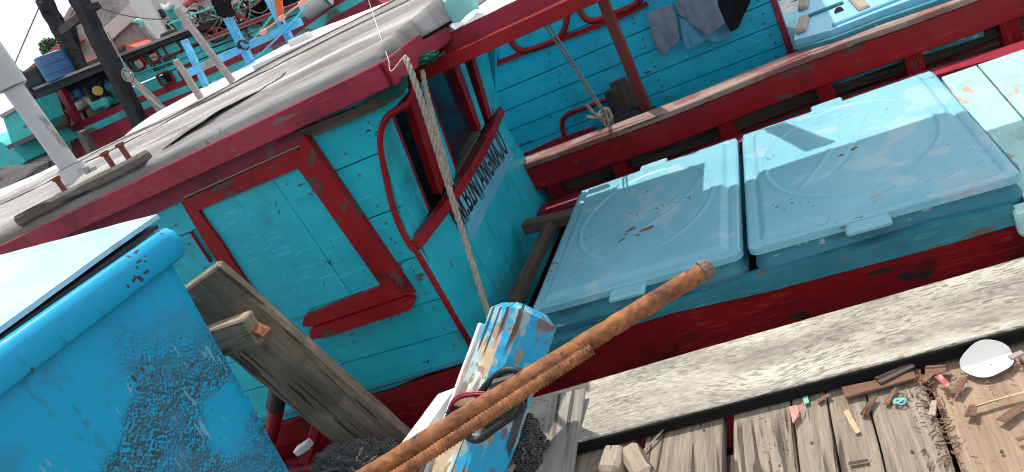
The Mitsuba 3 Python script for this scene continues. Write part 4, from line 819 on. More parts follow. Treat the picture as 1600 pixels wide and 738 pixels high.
put(G + '__cabin__core', slab([V3(p) + V3(0, 1.0, 0) for p in [(-8.533,9.000,2.592),(-6.925,9.000,2.424),(-6.220,9.000,2.208),(-5.212,9.000,2.099),(-4.988,9.000,1.792),(-5.555,9.000,1.502),(-6.061,9.000,1.530),(-7.789,9.000,1.556),(-9.210,9.000,1.699)]], (0, .5, 0)), 'far_dark_wood')  # dark sheet behind the openings, coloured for the unlit interior
put(G + '__roof', slab([(-10.260,8.900,2.673),(-8.397,8.900,2.502),(-7.757,8.900,2.427),(-6.973,8.900,2.318),(-6.993,8.900,2.233),(-7.831,8.900,2.342),(-8.469,8.900,2.393),(-10.288,8.900,2.554)], (0, 1.9, 0), grain=(1, 0, -.1)), 'black_wood')
put(G + '__roof__edge', bar((-10.214,8.880,2.692), (-6.934,8.880,2.315), .03, .035), 'far_wood')
put(G + '__roof', slab([(-6.994,8.900,2.140),(-6.253,8.900,2.063),(-5.254,8.900,1.946),(-5.265,8.900,1.898),(-6.286,8.900,2.004),(-7.005,8.900,2.079)], (0, 1.9, 0), grain=(1, 0, -.1)), 'far_wood')
put(G + '__roof__edge', bar((-6.989,8.880,2.124), (-5.234,8.880,1.924), .02, .03), 'maroon_paint')
for o in OPEN:
    put(G + '__window__frame', tube(o, .018, 6, closed=True), 'red_paint')
for p in [(-7.619,8.970,2.234),(-7.190,8.970,2.206),(-6.843,8.970,2.106),(-6.440,8.970,2.091),(-6.251,8.970,1.917),(-7.611,8.970,1.867)]:
    o = oblong(p, 0, .28, .17); put(G + '__blind_window', tube(o, .014, 6, closed=True), 'red_paint')
put(G + '__hull__bead', bar((-8.727,8.985,2.210), (-6.024,8.985,1.889), .02, .02), 'green_paint')
t0, t1 = V3((-8.125,8.985,2.084)), V3((-7.643,8.985,2.034))
put(G + '__lettering', text2('MEKS MEGA', .105, t0, t1, (0.05, 0, 1), .004), 'black_letters')
t0, t1 = V3((-7.860,8.985,2.125)), V3((-7.736,8.985,2.113))
put(G + '__lettering', text2('KM', .07, t0, t1, (0.05, 0, 1), .004), 'black_letters')
# open stern with machinery
put(G + '__stern__post', bar((-9.757,8.900,2.490), (-9.854,8.900,1.988), .10, .10, up=(0, 1, 0)), 'maroon_paint')
put(G + '__stern__back', slab([(-11.908,9.900,2.730),(-11.546,9.900,2.899),(-9.245,9.900,2.701),(-9.854,9.900,1.862),(-11.875,9.900,1.890)], (0, .1, 0)), 'far_dark_wood')
put(G + '__stern__panel', slab([(-9.352,9.200,2.294),(-8.929,9.200,2.270),(-9.070,9.200,1.986),(-9.237,9.200,1.967),(-9.494,9.200,1.982)], (0, .08, 0)), 'green_paint')
for a, b, w, m in (((-10.838,9.300,2.461), (-9.766,9.300,2.366), .22, 'tarp_blue'), ((-10.001,9.300,2.351), (-9.417,9.300,2.311), .12, 'tarp_blue'), ((-9.513,9.000,2.080), (-9.165,9.000,2.037), .16, 'green_paint'), ((-10.034,9.200,2.197), (-9.641,9.200,2.183), .22, 'steel'), ((-9.670,9.200,2.250), (-9.710,9.200,2.046), .12, 'black_rubber'), ((-9.637,9.200,2.475), (-9.679,9.200,2.144), .10, 'dark_wood'), ((-10.029,9.200,2.395), (-10.200,9.200,2.061), .07, 'dark_wood'), ((-10.470,9.200,2.405), (-10.199,9.200,2.352), .12, 'dark_wood')):
    put(G + '__stern__gear', bar(a, b, w, w * .8, ch=.03, n=4, wob=.03), m)
put(G + '__stern__drum_lid', tube([(-9.219,8.950,2.234), (-9.157,8.900,2.225)], .07, 14), 'yellow_plastic')
put(G + '__stern__tank', tube([V3((-10.306,8.800,2.136)), V3((-10.275,8.800,2.135)), V3((-9.967,8.800,2.113)), V3((-9.937,8.800,2.112))], [.05, .13, .13, .05], 18), 'tank_brown', True)
for k in range(34):
    px = rng.uniform(0, 1); c0 = lerp((-10.752,9.250,2.352), (-9.113,9.250,2.160), px) + V3(0, rng.uniform(-.15, .4), rng.uniform(-.16, .20)); L = rng.uniform(.08, .34); dd = unit([rng.normal(), rng.normal() * .3, rng.normal()])
    m = ('far_dark_wood', 'steel', 'black_rubber', 'rust', 'tarp_blue', 'grey_pvc', 'far_wood', 'green_paint', 'black_cloth')[int(rng.integers(9))]
    put(G + '__stern__gear', bar(c0 - dd * L / 2, c0 + dd * L / 2, rng.uniform(.03, .14), rng.uniform(.03, .12), up=(0, 1, 0), ch=.012, n=3, wob=.02), m)
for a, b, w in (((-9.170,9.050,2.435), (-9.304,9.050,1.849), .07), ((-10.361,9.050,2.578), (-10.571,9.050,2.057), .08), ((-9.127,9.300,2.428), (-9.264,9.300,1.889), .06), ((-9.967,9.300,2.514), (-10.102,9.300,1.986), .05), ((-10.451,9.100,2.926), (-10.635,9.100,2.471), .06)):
    put(G + '__stern__post', bar(a, b, w, w, up=(0, 1, 0), ch=.01, n=4, wob=.008), 'black_wood')  # black posts added to fill in the shadow under the stern roof
put(G + '__stern__tarp', grid(lambda u, v: quad((-10.295,9.020,2.605), (-9.097,9.020,2.476), (-9.120,9.000,2.367), (-10.345,9.000,2.500))(u, v) + ((meshkit.fbm(np.stack([u * 9, v * 2, 0 * u], -1), 3) - .5) * .14)[..., None] * V3(0, .4, 1), 40, 6, (0, .01, 0)), 'black_cloth', 40)  # black sheet added to deepen the shadow under the stern roof
# black masts, brace and barrel on its roof
for key, lab, a, b, w, y in (('mast', 'thick black weathered mast in front of the lettered green hull', (-8.539,8.600,1.414), (-8.183,8.600,3.388), .20, 0), ('mast_001', 'black mast with a notched head against the white sky', (-9.496,9.200,2.588), (-9.344,9.200,3.713), .19, 0), ('mast_002', 'thin black post between the two thicker masts', (-9.672,9.400,2.646), (-9.359,9.400,3.233), .09, 0)):
    thing(key, lab, 'mast'); put(key, bar(a, b, w, w, up=(0, 1, 0), ch=.03, n=24, wob=.02), 'black_wood')
put('mast_001__head', bar((-9.348,9.100,3.497), (-9.305,9.100,3.656), .10, .1, up=(0, 1, 0), ch=.02, n=3, wob=.01), 'black_wood')
put('mast__cleat', bar((-8.013,8.500,3.096), (-7.883,8.500,3.094), .09, .09), 'black_wood')
thing('brace', 'dark slanting brace joining the two black masts', 'timber'); put('brace', bar((-9.070,8.900,3.144), (-8.342,8.750,3.151), .12, .10, n=8, wob=.008), 'far_dark_wood')
thing('lashed_poles', 'bundle of thin grey poles and line leaning on the thick black mast', 'poles')
for k in range(7):
    put('lashed_poles__pole', tube(curve([V3((-8.110,8.450,2.177)) + V3(rng.uniform(-.08, .08), 0, rng.uniform(-.05, .08)), V3((-7.984,8.400,1.831)) + V3(rng.uniform(-.05, .05), .02 * k, 0), V3((-7.832,8.350,1.453)) + V3(rng.uniform(-.12, .12), .02 * k, rng.uniform(-.05, .05))], 12), .018, 6), 'far_wood')
put('lashed_poles__line', tube(curve([V3((-8.043,8.400,2.164)) + .09 * V3(math.cos(t), .2, math.sin(t)) for t in np.linspace(0, 25, 50)], 100), .010, 5), 'far_wood')
thing('stay_line', 'thin pale line running down beside the thick black mast', 'rope'); put('stay_line', tube(curve([V3((-7.904,8.400,2.743)), V3((-7.962,8.400,2.396)), V3((-7.991,8.400,2.104))], 10), .010, 5), 'far_wood')
thing('rigging', 'thin dark rigging lines slung between the black masts and the far roofs', 'rope')
for pts in ([(-8.509,8.800,3.383),(-8.524,8.800,2.817),(-8.406,8.800,2.255)], [(-9.168,9.000,3.635),(-9.873,9.000,3.343),(-10.758,9.000,2.974)], [(-8.389,9.000,3.196),(-7.636,9.000,2.677),(-6.537,9.000,2.402)], [(-8.841,9.000,2.903),(-8.396,9.000,2.435),(-7.301,9.000,2.150),(-6.545,9.000,2.314)], [(-9.480,9.200,2.667),(-9.114,9.200,2.515),(-8.741,9.200,2.443)], [(-7.104,9.000,2.389),(-6.588,9.000,2.259),(-5.795,9.000,2.218)]):
    put('rigging__line', tube(curve(pts, 24), .008, 5), 'far_dark_wood', True)
thing('net_bundle', 'tangled dark fishing net heaped along the roof edge of the green boat', 'net')
for k in range(26):
    c0 = lerp((-7.443,9.400,2.407), (-6.093,9.400,2.201), rng.random()) + rng.normal(size=3) * .05
    put('net_bundle__strand', tube(curve([c0 + rng.normal(size=3) * .12 for _ in range(5)], 24), .012, 5), ('far_dark_wood', 'green_line', 'black_cloth', 'far_wood')[k % 4], True)
thing('barrel', 'blue plastic drum on the roof of the far green boat', 'barrel')
bb = lerp((-9.653,9.000,2.638), (-9.749,9.000,2.635), .5); bt = V3((-9.664,9.000,3.008)); ax = bt - bb
put('barrel', tube([bb + ax * k for k in (0, .02, .25, .27, .29, .6, .62, .64, .97, 1)], [.20, .225, .23, .242, .23, .23, .242, .23, .225, .20], 28), 'barrel_blue', 40)
thing('crate', 'dark lidded crate beside the blue drum', 'crate'); put('crate', bar((-10.300,9.000,2.851), (-9.874,9.000,2.803), .35, .26, n=2, ch=.03), 'black_wood')
thing('carved_prow', 'teal post with a white curled head rising behind the green boat', 'post')
put('carved_prow', bar((-7.761,9.600,2.417), (-7.797,9.600,2.814), .17, .10, up=(0, 1, 0), ch=.02), 'green_paint')
put('carved_prow__head', tube(curve([(-7.785,9.500,2.878),(-7.795,9.500,2.834),(-7.764,9.500,2.790),(-7.696,9.500,2.790),(-7.634,9.500,2.831)], 20), .012 + .03 * np.sin(np.linspace(0, np.pi, 20)), 10), 'white_sheet', True)
thing('carved_prow_001', 'small teal post with a pale bird like head farther left', 'post')
put('carved_prow_001', bar((-8.694,10.000,2.551), (-8.749,10.000,2.811), .08, .06, up=(0, 1, 0)), 'far_wood')
put('carved_prow_001__head', tube(curve([(-8.836,9.950,2.924),(-8.751,9.950,2.919),(-8.693,9.950,2.883),(-8.705,9.950,2.803)], 16), [*np.linspace(.006, .045, 8), *np.linspace(.045, .035, 8)], 10), 'aqua_plastic', True)
thing('deck_stuff', 'grey bundles and boxes on the deck behind the rack', 'bundle')
for p, r in (((-7.396,9.800,2.396), .16), ((-6.849,9.600,2.183), .14), ((-7.522,9.600,2.395), .12), ((-6.619,9.800,2.217), .2), ((-6.186,9.800,2.125), .2)):
    put('deck_stuff__bundle', blob(p, r, .4, 2.0, 2, (1.2, 1, .8), r * 50), 'far_dark_wood' if r < .18 else 'black_cloth', 40)
thing('orange_float', 'orange net float on the deck behind the rack', 'float'); put('orange_float', blob((-7.091,9.300,2.219), .07, .1, 2, 3, (.8, .8, 1.3)), 'orange_cloth', True)
# stern of a green boat at the left edge
L4 = 'fishing_boat_003'
thing(L4, 'green boat stern with a box locker at the left edge behind the pole', 'boat')
put(L4 + '__locker', slab([(-10.018,8.000,2.462),(-9.434,8.000,2.449),(-9.556,8.000,2.138),(-9.776,8.000,2.041),(-10.225,8.000,2.048),(-10.121,8.000,2.257)], (0, .5, 0), grain=(1, 0, 0)), 'green_paint')
put(L4 + '__locker__rim', bar((-10.014,7.980,2.467), (-9.376,7.980,2.451), .04, .05), 'far_wood')
put(L4 + '__hull', slab([(-10.723,7.900,2.320),(-10.250,7.900,2.180),(-10.114,7.900,2.024),(-10.056,7.900,1.794),(-10.246,7.900,1.759),(-10.629,7.900,1.838),(-11.190,7.900,1.915)], (0, 1.0, 0), grain=(1, 0, 0)), 'green_paint')
put(L4 + '__hull__ledge', bar((-10.098,7.850,2.059), (-9.459,7.850,2.016), .06, .06), 'far_dark_wood')
put(L4 + '__hull__rail', bar((-11.012,8.400,1.829), (-10.000,8.400,1.822), .10, .10), 'maroon_paint')
put(L4 + '__hull__plank', slab([(-11.030,8.450,1.814),(-10.075,8.450,1.809),(-10.110,8.450,1.714),(-10.136,8.450,1.657),(-11.166,8.450,1.658)], (0, .3, 0), grain=(1, 0, 0)), 'green_paint')
put(L4 + '__dock_plank', slab([(-10.907,7.800,1.747),(-10.445,7.800,1.877),(-9.836,7.800,1.650),(-9.894,7.800,1.567),(-10.732,7.800,1.618),(-11.030,7.800,1.639)], (0, .6, 0), grain=(1, 0, 0)), 'far_wood')
thing('propeller_frame', 'dark rudder frame between the green stern and the maroon hull', 'frame'); put('propeller_frame', bar((-9.236,8.300,1.809), (-9.335,8.300,1.375), .12, .1, n=6, wob=.03), 'far_dark_wood')
# dark hulled boat at the upper right of the far group
K5 = 'fishing_boat_004'
thing(K5, 'maroon and white bow of another boat beyond the right end of the green one', 'boat')
put(K5 + '__hull', slab([(-5.577,10.500,1.859),(-4.873,10.500,1.841),(-4.424,10.500,1.829),(-4.786,10.500,1.210),(-5.538,10.500,1.538),(-5.641,10.500,1.665)], (0, 1.5, 0)), 'salmon_dark')
put(K5 + '__stem', slab([(-5.641,10.200,1.943),(-5.481,10.200,1.931),(-5.370,10.200,1.548),(-5.550,10.200,1.547)], (0, .2, 0)), 'black_wood')
put(K5 + '__rail', bar((-5.450,10.100,1.780), (-5.291,10.100,1.476), .08, .06), 'white_sheet')
put(K5 + '__canopy', tube([V3((-5.293,8.800,1.827)), V3((-4.932,8.800,1.857))], .13, 16), 'grey_pvc', True)

# ================================================================ SHORE BUILDINGS
thing('house', 'grey block walled gable house with red roof edges behind the far boats', 'house')
hw = [(-22.539,22.000,5.738),(-21.026,22.000,6.184),(-20.125,22.000,6.616),(-18.384,22.000,6.501),(-16.734,22.000,5.750),(-19.153,22.000,2.891),(-23.340,22.000,4.419)]
put('house__wall', slab(hw, (0, 5, 0), grain=(1, 0, 0)), 'block_wall')
put('house__verge', bar((-22.607,21.900,5.693), (-19.986,21.900,6.571), .15, .25), 'far_wood')
put('house__verge', bar((-21.329,21.850,4.820), (-17.601,21.850,5.289), .10, .45, ch=.02), 'block_pale')
put('house__annex_roof', slab([(-24.343,21.000,5.130),(-22.010,21.000,5.326),(-21.747,21.000,5.167),(-23.558,21.000,4.807)], (0, 2, 0)), 'tile_red')
put('house__annex_wall', slab([(-21.253,20.500,4.432),(-19.761,20.500,4.317),(-20.071,20.500,3.847),(-21.502,20.500,4.109)], (0, 1, 0)), 'salmon')
put('house__lean_to', slab([(-18.456,20.000,4.118),(-18.425,20.000,4.017),(-17.905,20.000,3.709),(-19.259,20.000,3.652),(-19.937,20.000,3.750)], (0, 1, 0)), 'tile_red')
thing('house_001', 'white walled house with dark wall drawings and red tile roof', 'house')
put('house_001__wall', slab([(-17.236,20.000,5.458),(-15.054,20.000,4.884),(-14.378,20.000,4.382),(-15.592,20.000,2.860),(-17.253,20.000,3.564),(-17.475,20.000,4.898)], (0, 4, 0)), 'wall_white')
put('house_001__pillar', slab([(-16.736,19.800,5.067),(-16.477,19.800,5.033),(-16.679,19.800,3.670),(-17.015,19.800,3.685)], (0, .2, 0)), 'wall_white')
put('house_001__pillar', slab([(-15.546,19.800,4.539),(-15.215,19.800,4.473),(-15.187,19.800,3.157),(-15.591,19.800,3.204)], (0, .2, 0)), 'wall_white')
for pts, r in (([(-16.816,19.950,4.786),(-16.747,19.950,4.631),(-16.747,19.950,4.464),(-16.761,19.950,4.282),(-16.671,19.950,4.117)], .07), ([(-16.901,19.950,4.322),(-16.652,19.950,4.339),(-16.510,19.950,4.236),(-16.742,19.950,4.169),(-16.678,19.950,3.972),(-16.630,19.950,3.825)], .06), ([(-16.668,19.950,4.388),(-16.474,19.950,4.345),(-16.468,19.950,4.218)], .06), ([(-16.515,19.950,4.028),(-16.441,19.950,3.912),(-16.350,19.950,3.747)], .05)):
    put('house_001__wall_drawing', tube(curve(pts, 16), r, 6), 'black_letters', True)
for r in range(3):
    for k in range(5):
        put('house_001__roof__tile', bar(V3((-15.327,19.600,4.120)) + V3(k * .42, .2 * r, .26 * r + k * .02), V3((-15.327,19.600,4.120)) + V3(k * .42 + .38, .2 * r, .26 * r + k * .02), .35, .2, ch=.06), 'salmon' if (r + k) % 2 else 'tile_red')
thing('tree', 'small green tree crown above the red roof against the sky', 'tree')
tb = V3((-63.700,60.000,12.509)); put('tree__trunk', tube([tb - V3(0, 0, 7), tb - V3(0, 0, 3), tb], [.35, .25, .12], 8), 'bark')
lv = []
for k in range(900):
    d = rng.normal(size=3); c = tb + V3(*(unit(d) * rng.random() ** .4 * V3(1.1, 1.0, .9))) * (.8 + .4 * meshkit.noise(d * 1.5)) + V3(0, 0, .3)
    a, b = unit(rng.normal(size=3)) * .16, unit(rng.normal(size=3)) * .12
    lv.append((np.array([c - a, c + b, c + a, c - b]), np.array([(0, 1, 2), (0, 2, 3)]), np.zeros((4, 2))))
put('tree__crown', join(lv), 'leaf_green')
thing('wire_post', 'thin dark bent bracket above the far left boat', 'bracket'); put('wire_post', tube(curve([(-10.009,8.500,3.106),(-9.863,8.500,2.985),(-9.787,8.500,2.913),(-9.825,8.500,2.848),(-9.875,8.500,2.716),(-9.975,8.500,2.446)], 24), .022, 8), 'far_dark_wood')
thing('red_bundle', 'dark red bundle near the left edge behind the pole', 'bundle'); put('red_bundle', blob((-10.587,9.000,2.642), .13, .4, 2, 3, (1, 1, .8), 4), 'maroon_paint', 40)

# ================================================================ ON THE JETTY
for p in [(-0.248,1.527,0.000),(-0.330,1.466,0.000),(-0.526,1.648,0.000),(-0.035,1.445,0.000),(0.133,1.404,0.000)]:
    p = V3(p); put('jetty__nail', tube([p + V3(0, 0, -.004), p + V3(0, 0, .0022), p + V3(0, 0, .003)], [.0036, .0036, .0024], 7), 'rust_dark')
# big blue bin with a tilted lid
thing('insulated_bin', 'large bright blue plastic bin with mouldy side and tilted lid at the left', 'bin')
def rrect(x0, x1, y0, y1, z, r, n=8):
    q = []
    for cx, cy, s in ((x1 - r, y1 - r, 0), (x0 + r, y1 - r, 90), (x0 + r, y0 + r, 180), (x1 - r, y0 + r, 270)):
        q += [(cx + r * math.cos(math.radians(s + 90 * k / (n - 1))), cy + r * math.sin(math.radians(s + 90 * k / (n - 1))), z) for k in range(n)]
    return np.array(q)
def binring(z, o=0.0, r=.07):
    t = z / 1.04; return rrect(-2.42 - .08 * t - o, -1.645 + .03 * t + o, .55 - .08 * t - o, 1.385 + .10 * t + o, z, r)
put('insulated_bin__body', loft([binring(z) for z in (0, .02, .2, .4, .6, .8, .95, 1.05)]), 'bin_plastic', 40)
put('insulated_bin__rim', loft([binring(1.035, .002), binring(1.035, .026), binring(1.043, .034), binring(1.075, .037), binring(1.10, .034), binring(1.118, .022), binring(1.124, .006), binring(1.12, -.03)]), 'bin_plastic', 40)
ld = [V3(p) for p in ((-1.605, .45, 1.135), (-1.615, 1.50, 1.160), (-2.55, 1.53, 1.275), (-2.55, .45, 1.262))]
def lidsheet(u, v):
    P = quad(*ld)(v, u)
    return P + (np.sin(np.pi * u) * np.sin(np.pi * v))[..., None] * V3(0, 0, .012) + ((meshkit.fbm(P * 4, 3) - .5) * .012)[..., None] * V3(0, 0, 1)
put('insulated_bin__lid', grid(lidsheet, 40, 40, (0, 0, -.012)), 'bin_lid_plastic', 40)
put('insulated_bin__lid__gap_shade', slab([p + V3(-.012 if i < 2 else .02, -.01 if i in (1, 2) else 0, -.020) for i, p in enumerate(ld)], (0, 0, -.010)), 'black_rubber')  # black plate put in for the shaded gap below the lid
# leaning post with a cross rail
thing('jetty_post', 'mossy old plank post leaning behind the blue bin', 'post')
put('jetty_post', bar((-1.912,1.740,0.888), (-1.791,1.960,-0.117), .24, .05, up=(0.25, -1, 0.1), ch=.007, n=40, wob=.004), 'mossy_wood')
put('jetty_post__cross_rail', bar(V3((-1.735,1.680,0.692)) + V3(-.6, 0, 0), (-1.735,1.680,0.692), .06, .105, ch=.006, n=16, wob=.004), 'mossy_wood')
put('jetty_post__cross_rail__end_stain', bar(V3((-1.735,1.680,0.692)) + V3(-.002, 0, 0), V3((-1.735,1.680,0.692)) + V3(.003, 0, .004), .05, .085, ch=.002, n=2, wob=.002), 'rust')
# blue mooring post, white board, rusty bars
thing('mooring_post', 'blue and white flaking timber mooring post tilted outward over the jetty edge', 'post')
A_, B_ = V3((-1.163,1.400,0.136)), V3((-0.919,1.800,0.431))
put('mooring_post', bar(A_ - (B_ - A_) * .5, B_, .17, .165, up=(-.35, -.3, 1), ch=.026, n=50, wob=.006, o=0.0), 'mooring_post_paint')
pu = unit(np.cross(np.cross(unit(B_ - A_), unit((-.35, -.3, 1))), unit(B_ - A_)))
put('mooring_post__edge_strip', bar(lerp(A_, B_, -.2) + pu * .05 - .092 * np.cross(unit(B_ - A_), pu), lerp(A_, B_, .86) + pu * .05 - .092 * np.cross(unit(B_ - A_), pu), .016, .07, up=pu, ch=.003, n=20, wob=.002), 'white_paint')
thing('white_plank', 'white painted board lying against the mooring post in full sun', 'board')
put('white_plank', bar(V3((-1.226,1.680,0.286)), V3((-1.313,1.300,0.281)), .085, .03, up=(-.3, -.2, 1), ch=.003, n=12, wob=.002), 'white_paint')
thing('rusty_bar', 'thick rusty steel bar lashed across the mooring post', 'bar')
ra, rb = V3((-0.335,1.620,0.497)), V3((-1.202,1.160,0.440))
pp = np.linspace(0, 1, 120)[:, None] * (rb - ra) + ra
put('rusty_bar', tube(pp, .0235 + .004 * (meshkit.fbm(np.stack([np.arange(120) * .35, np.zeros(120), np.zeros(120)], 1), 3) - .5) - .003 * np.exp(-np.arange(120) / 2.0), 20), 'rust', True)
put('rusty_bar__broken_end', tube([ra + unit(ra - rb) * h for h in (-.02, 0, .006, .010)], [.026, .0255, .020, .006], 14), 'rust_dark')
qa, qb = V3((-0.629,1.440,0.467)), V3((-1.184,1.110,0.426))
n = 840; qp = np.linspace(0, 1, n)[:, None] * (qb - qa) + qa
put('rusty_bar__rebar', tube(qp, .0148 + .0012 * np.sin(np.arange(n) * .52), 14), 'rust_bar')
put('rusty_bar__rebar', tube(np.linspace(0, 1, 50)[:, None] * (V3((-1.313,1.100,0.399)) - V3((-0.950,1.330,0.433))) + V3((-0.950,1.330,0.433)), .017, 14), 'rust', True)
thing('shackle', 'black rubber covered loop holding the rusty bar to the post', 'loop')
lp = curve([(-1.082,1.500,0.284),(-1.047,1.500,0.333),(-1.001,1.500,0.382),(-0.943,1.500,0.417),(-0.889,1.500,0.428),(-0.863,1.500,0.410),(-0.867,1.500,0.375),(-0.895,1.500,0.334)], 50)
lp2 = curve([(-0.859,1.440,0.375),(-0.886,1.440,0.343),(-0.940,1.440,0.318),(-1.015,1.440,0.287),(-1.056,1.440,0.279),(-1.072,1.440,0.301),(-1.059,1.440,0.334),(-1.023,1.440,0.356)], 50)
put('shackle', tube(np.vstack([lp, lp2[1:]]), .0098, 12), 'black_rubber', True)
put('shackle__plate', slab([(-1.034,1.470,0.328),(-0.941,1.470,0.419),(-0.877,1.470,0.423),(-0.870,1.470,0.391),(-0.911,1.470,0.324),(-1.032,1.470,0.273)], (0, .02, 0)), 'steel_dark')
thing('red_wire', 'coil of thin red wire wound where the bar crosses the post', 'wire')
for k in range(6):
    o = rng.uniform(-.006, .006, 3)
    put('red_wire__strand', tube(curve([V3(p) + o + V3(0, 0, .003 * k) for p in [(-1.040,1.380,0.413),(-1.015,1.380,0.440),(-0.980,1.380,0.454),(-0.944,1.380,0.451),(-0.910,1.380,0.438),(-0.910,1.380,0.417)]], 24), .0028, 6), 'red_wire_coat', True)
put('red_wire__knot', blob((-1.019,1.380,0.418), .022, .6, 3, 3, (1.3, .7, .7), 2), 'black_rubber')
# ropes
thing('mooring_rope', 'thick laid rope hanging from the roof corner past the wheelhouse windows', 'rope')
put('mooring_rope', rope([V3((-1.092,2.210,1.205)), V3((-1.077,2.170,1.162)), V3((-1.095,2.120,0.929)), V3((-1.114,2.040,0.649)), V3((-1.139,1.950,0.317))], .0108), 'rope_fibre', True)
put('mooring_rope__second_part', rope([V3((-1.121,2.340,1.135)), V3((-1.129,2.300,1.055)), V3((-1.120,2.220,0.947)), V3((-1.119,2.130,0.779))], .0092), 'rope_fibre', True)
thing('thin_line', 'pair of thin grey lines tied off in a knot above the tyre', 'rope')
ka = V3((-0.982,3.800,0.400))
for d in (-.010, .010):
    put('thin_line__strand', rope([V3((-0.955,3.350,1.040)) + V3(d, 0, 0), ka + V3(d * .5, 0, 0)], .0052), 'rope_fibre', True)
put('thin_line__knot', tube(curve([ka + .028 * V3(math.cos(t), .3 * math.sin(2 * t), math.sin(t) - t * .12) for t in np.linspace(0, 12, 30)], 80), .010, 8), 'rope_fibre', True)
for pts in ([(-0.977,3.780,0.405),(-1.021,3.780,0.415),(-1.042,3.780,0.469),(-1.049,3.780,0.487)], [(-0.979,3.780,0.399),(-1.033,3.780,0.404),(-1.074,3.780,0.429)], [(-0.974,3.780,0.404),(-0.977,3.780,0.360),(-1.002,3.780,0.320)], [(-0.983,3.780,0.408),(-0.999,3.780,0.361),(-0.997,3.780,0.314)]):
    put('thin_line__tail', tube(curve(pts, 16), .009, 8), 'rope_fibre', True)
# grey board, chocks, netting, fender
thing('grey_board', 'short grey weathered board propped on the edge beam', 'board')
put('grey_board', bar((-0.957,1.506,0.022), (-0.954,1.856,0.075), .125, .014, ch=.002, n=20, wob=.002), 'grey_wood')
for key, lab, p, q, w, h in (('wood_chock', 'small split wood chock, left one of the pair at the bottom edge', (-0.769,1.484,0.040), (-0.757,1.582,0.040), .065, .06), ('wood_chock_001', 'small rounded wood chock, right one of the pair at the bottom edge', (-0.661,1.455,0.030), (-0.726,1.580,0.030), .06, .06), ('wood_chock_002', 'tiny wood wedge beside the mooring post base', (-1.079,1.503,0.100), (-1.067,1.572,0.100), .04, .05)):
    thing(key, lab, 'wood'); put(key, bar(p, q, w, h, ch=.012, n=8, wob=.006), 'pale_grey_wood')
def net(c, r, sd, sq=(1, 1, .5)):
    m = trimesh.creation.icosphere(subdivisions=5); v = np.array(m.vertices)
    k = 1 + .35 * (meshkit.fbm(v * 2.2 + sd, 3) - .5) * 2 + .10 * np.sin(9 * meshkit.fbm(v * 2 + sd + 5, 3) * 6)
    P = v * k[:, None] * r * V3(sq) + V3(c)
    return P, np.array(m.faces), np.stack([P[:, 0] + .4 * P[:, 2], P[:, 1] + P[:, 2]], 1)
thing('netting', 'heap of dark grey shade netting at the foot of the mossy post', 'netting'); put('netting', net((-1.765,1.720,0.028), .15, 3, (1.25, .8, .75)), 'net_mesh', True)
thing('netting_001', 'folded dark netting tucked beside the blue mooring post', 'netting'); put('netting_001', net((-1.050,1.620,0.107), .09, 8, (.8, .8, 1.1)), 'net_mesh', True)
thing('pole_fender', 'dark red pole fender with a black cap hanging below the cabin', 'fender')
put('pole_fender', tube(curve([(-2.292,2.150,0.233),(-2.390,2.150,0.118),(-2.542,2.150,-0.029),(-2.733,2.150,-0.181)], 20), .033, 12), 'red_paint', True)
put('pole_fender__cap', tube([V3((-2.260,2.130,0.248)), V3((-2.365,2.130,0.143))], .04, 12), 'black_rubber', True)
thing('red_brace', 'dark red timber brace in the gap under the cabin', 'timber'); put('red_brace', bar((-2.159,2.100,0.050), (-2.365,2.100,-0.136), .05, .04, n=4, wob=.002), 'red_paint')
thing('foam_scrap', 'white foam scrap in the dark gap beside the bin', 'scrap'); put('foam_scrap', bar((-2.265,2.000,-0.013), (-2.180,2.000,0.010), .04, .03, n=3, wob=.006), 'white_paint')
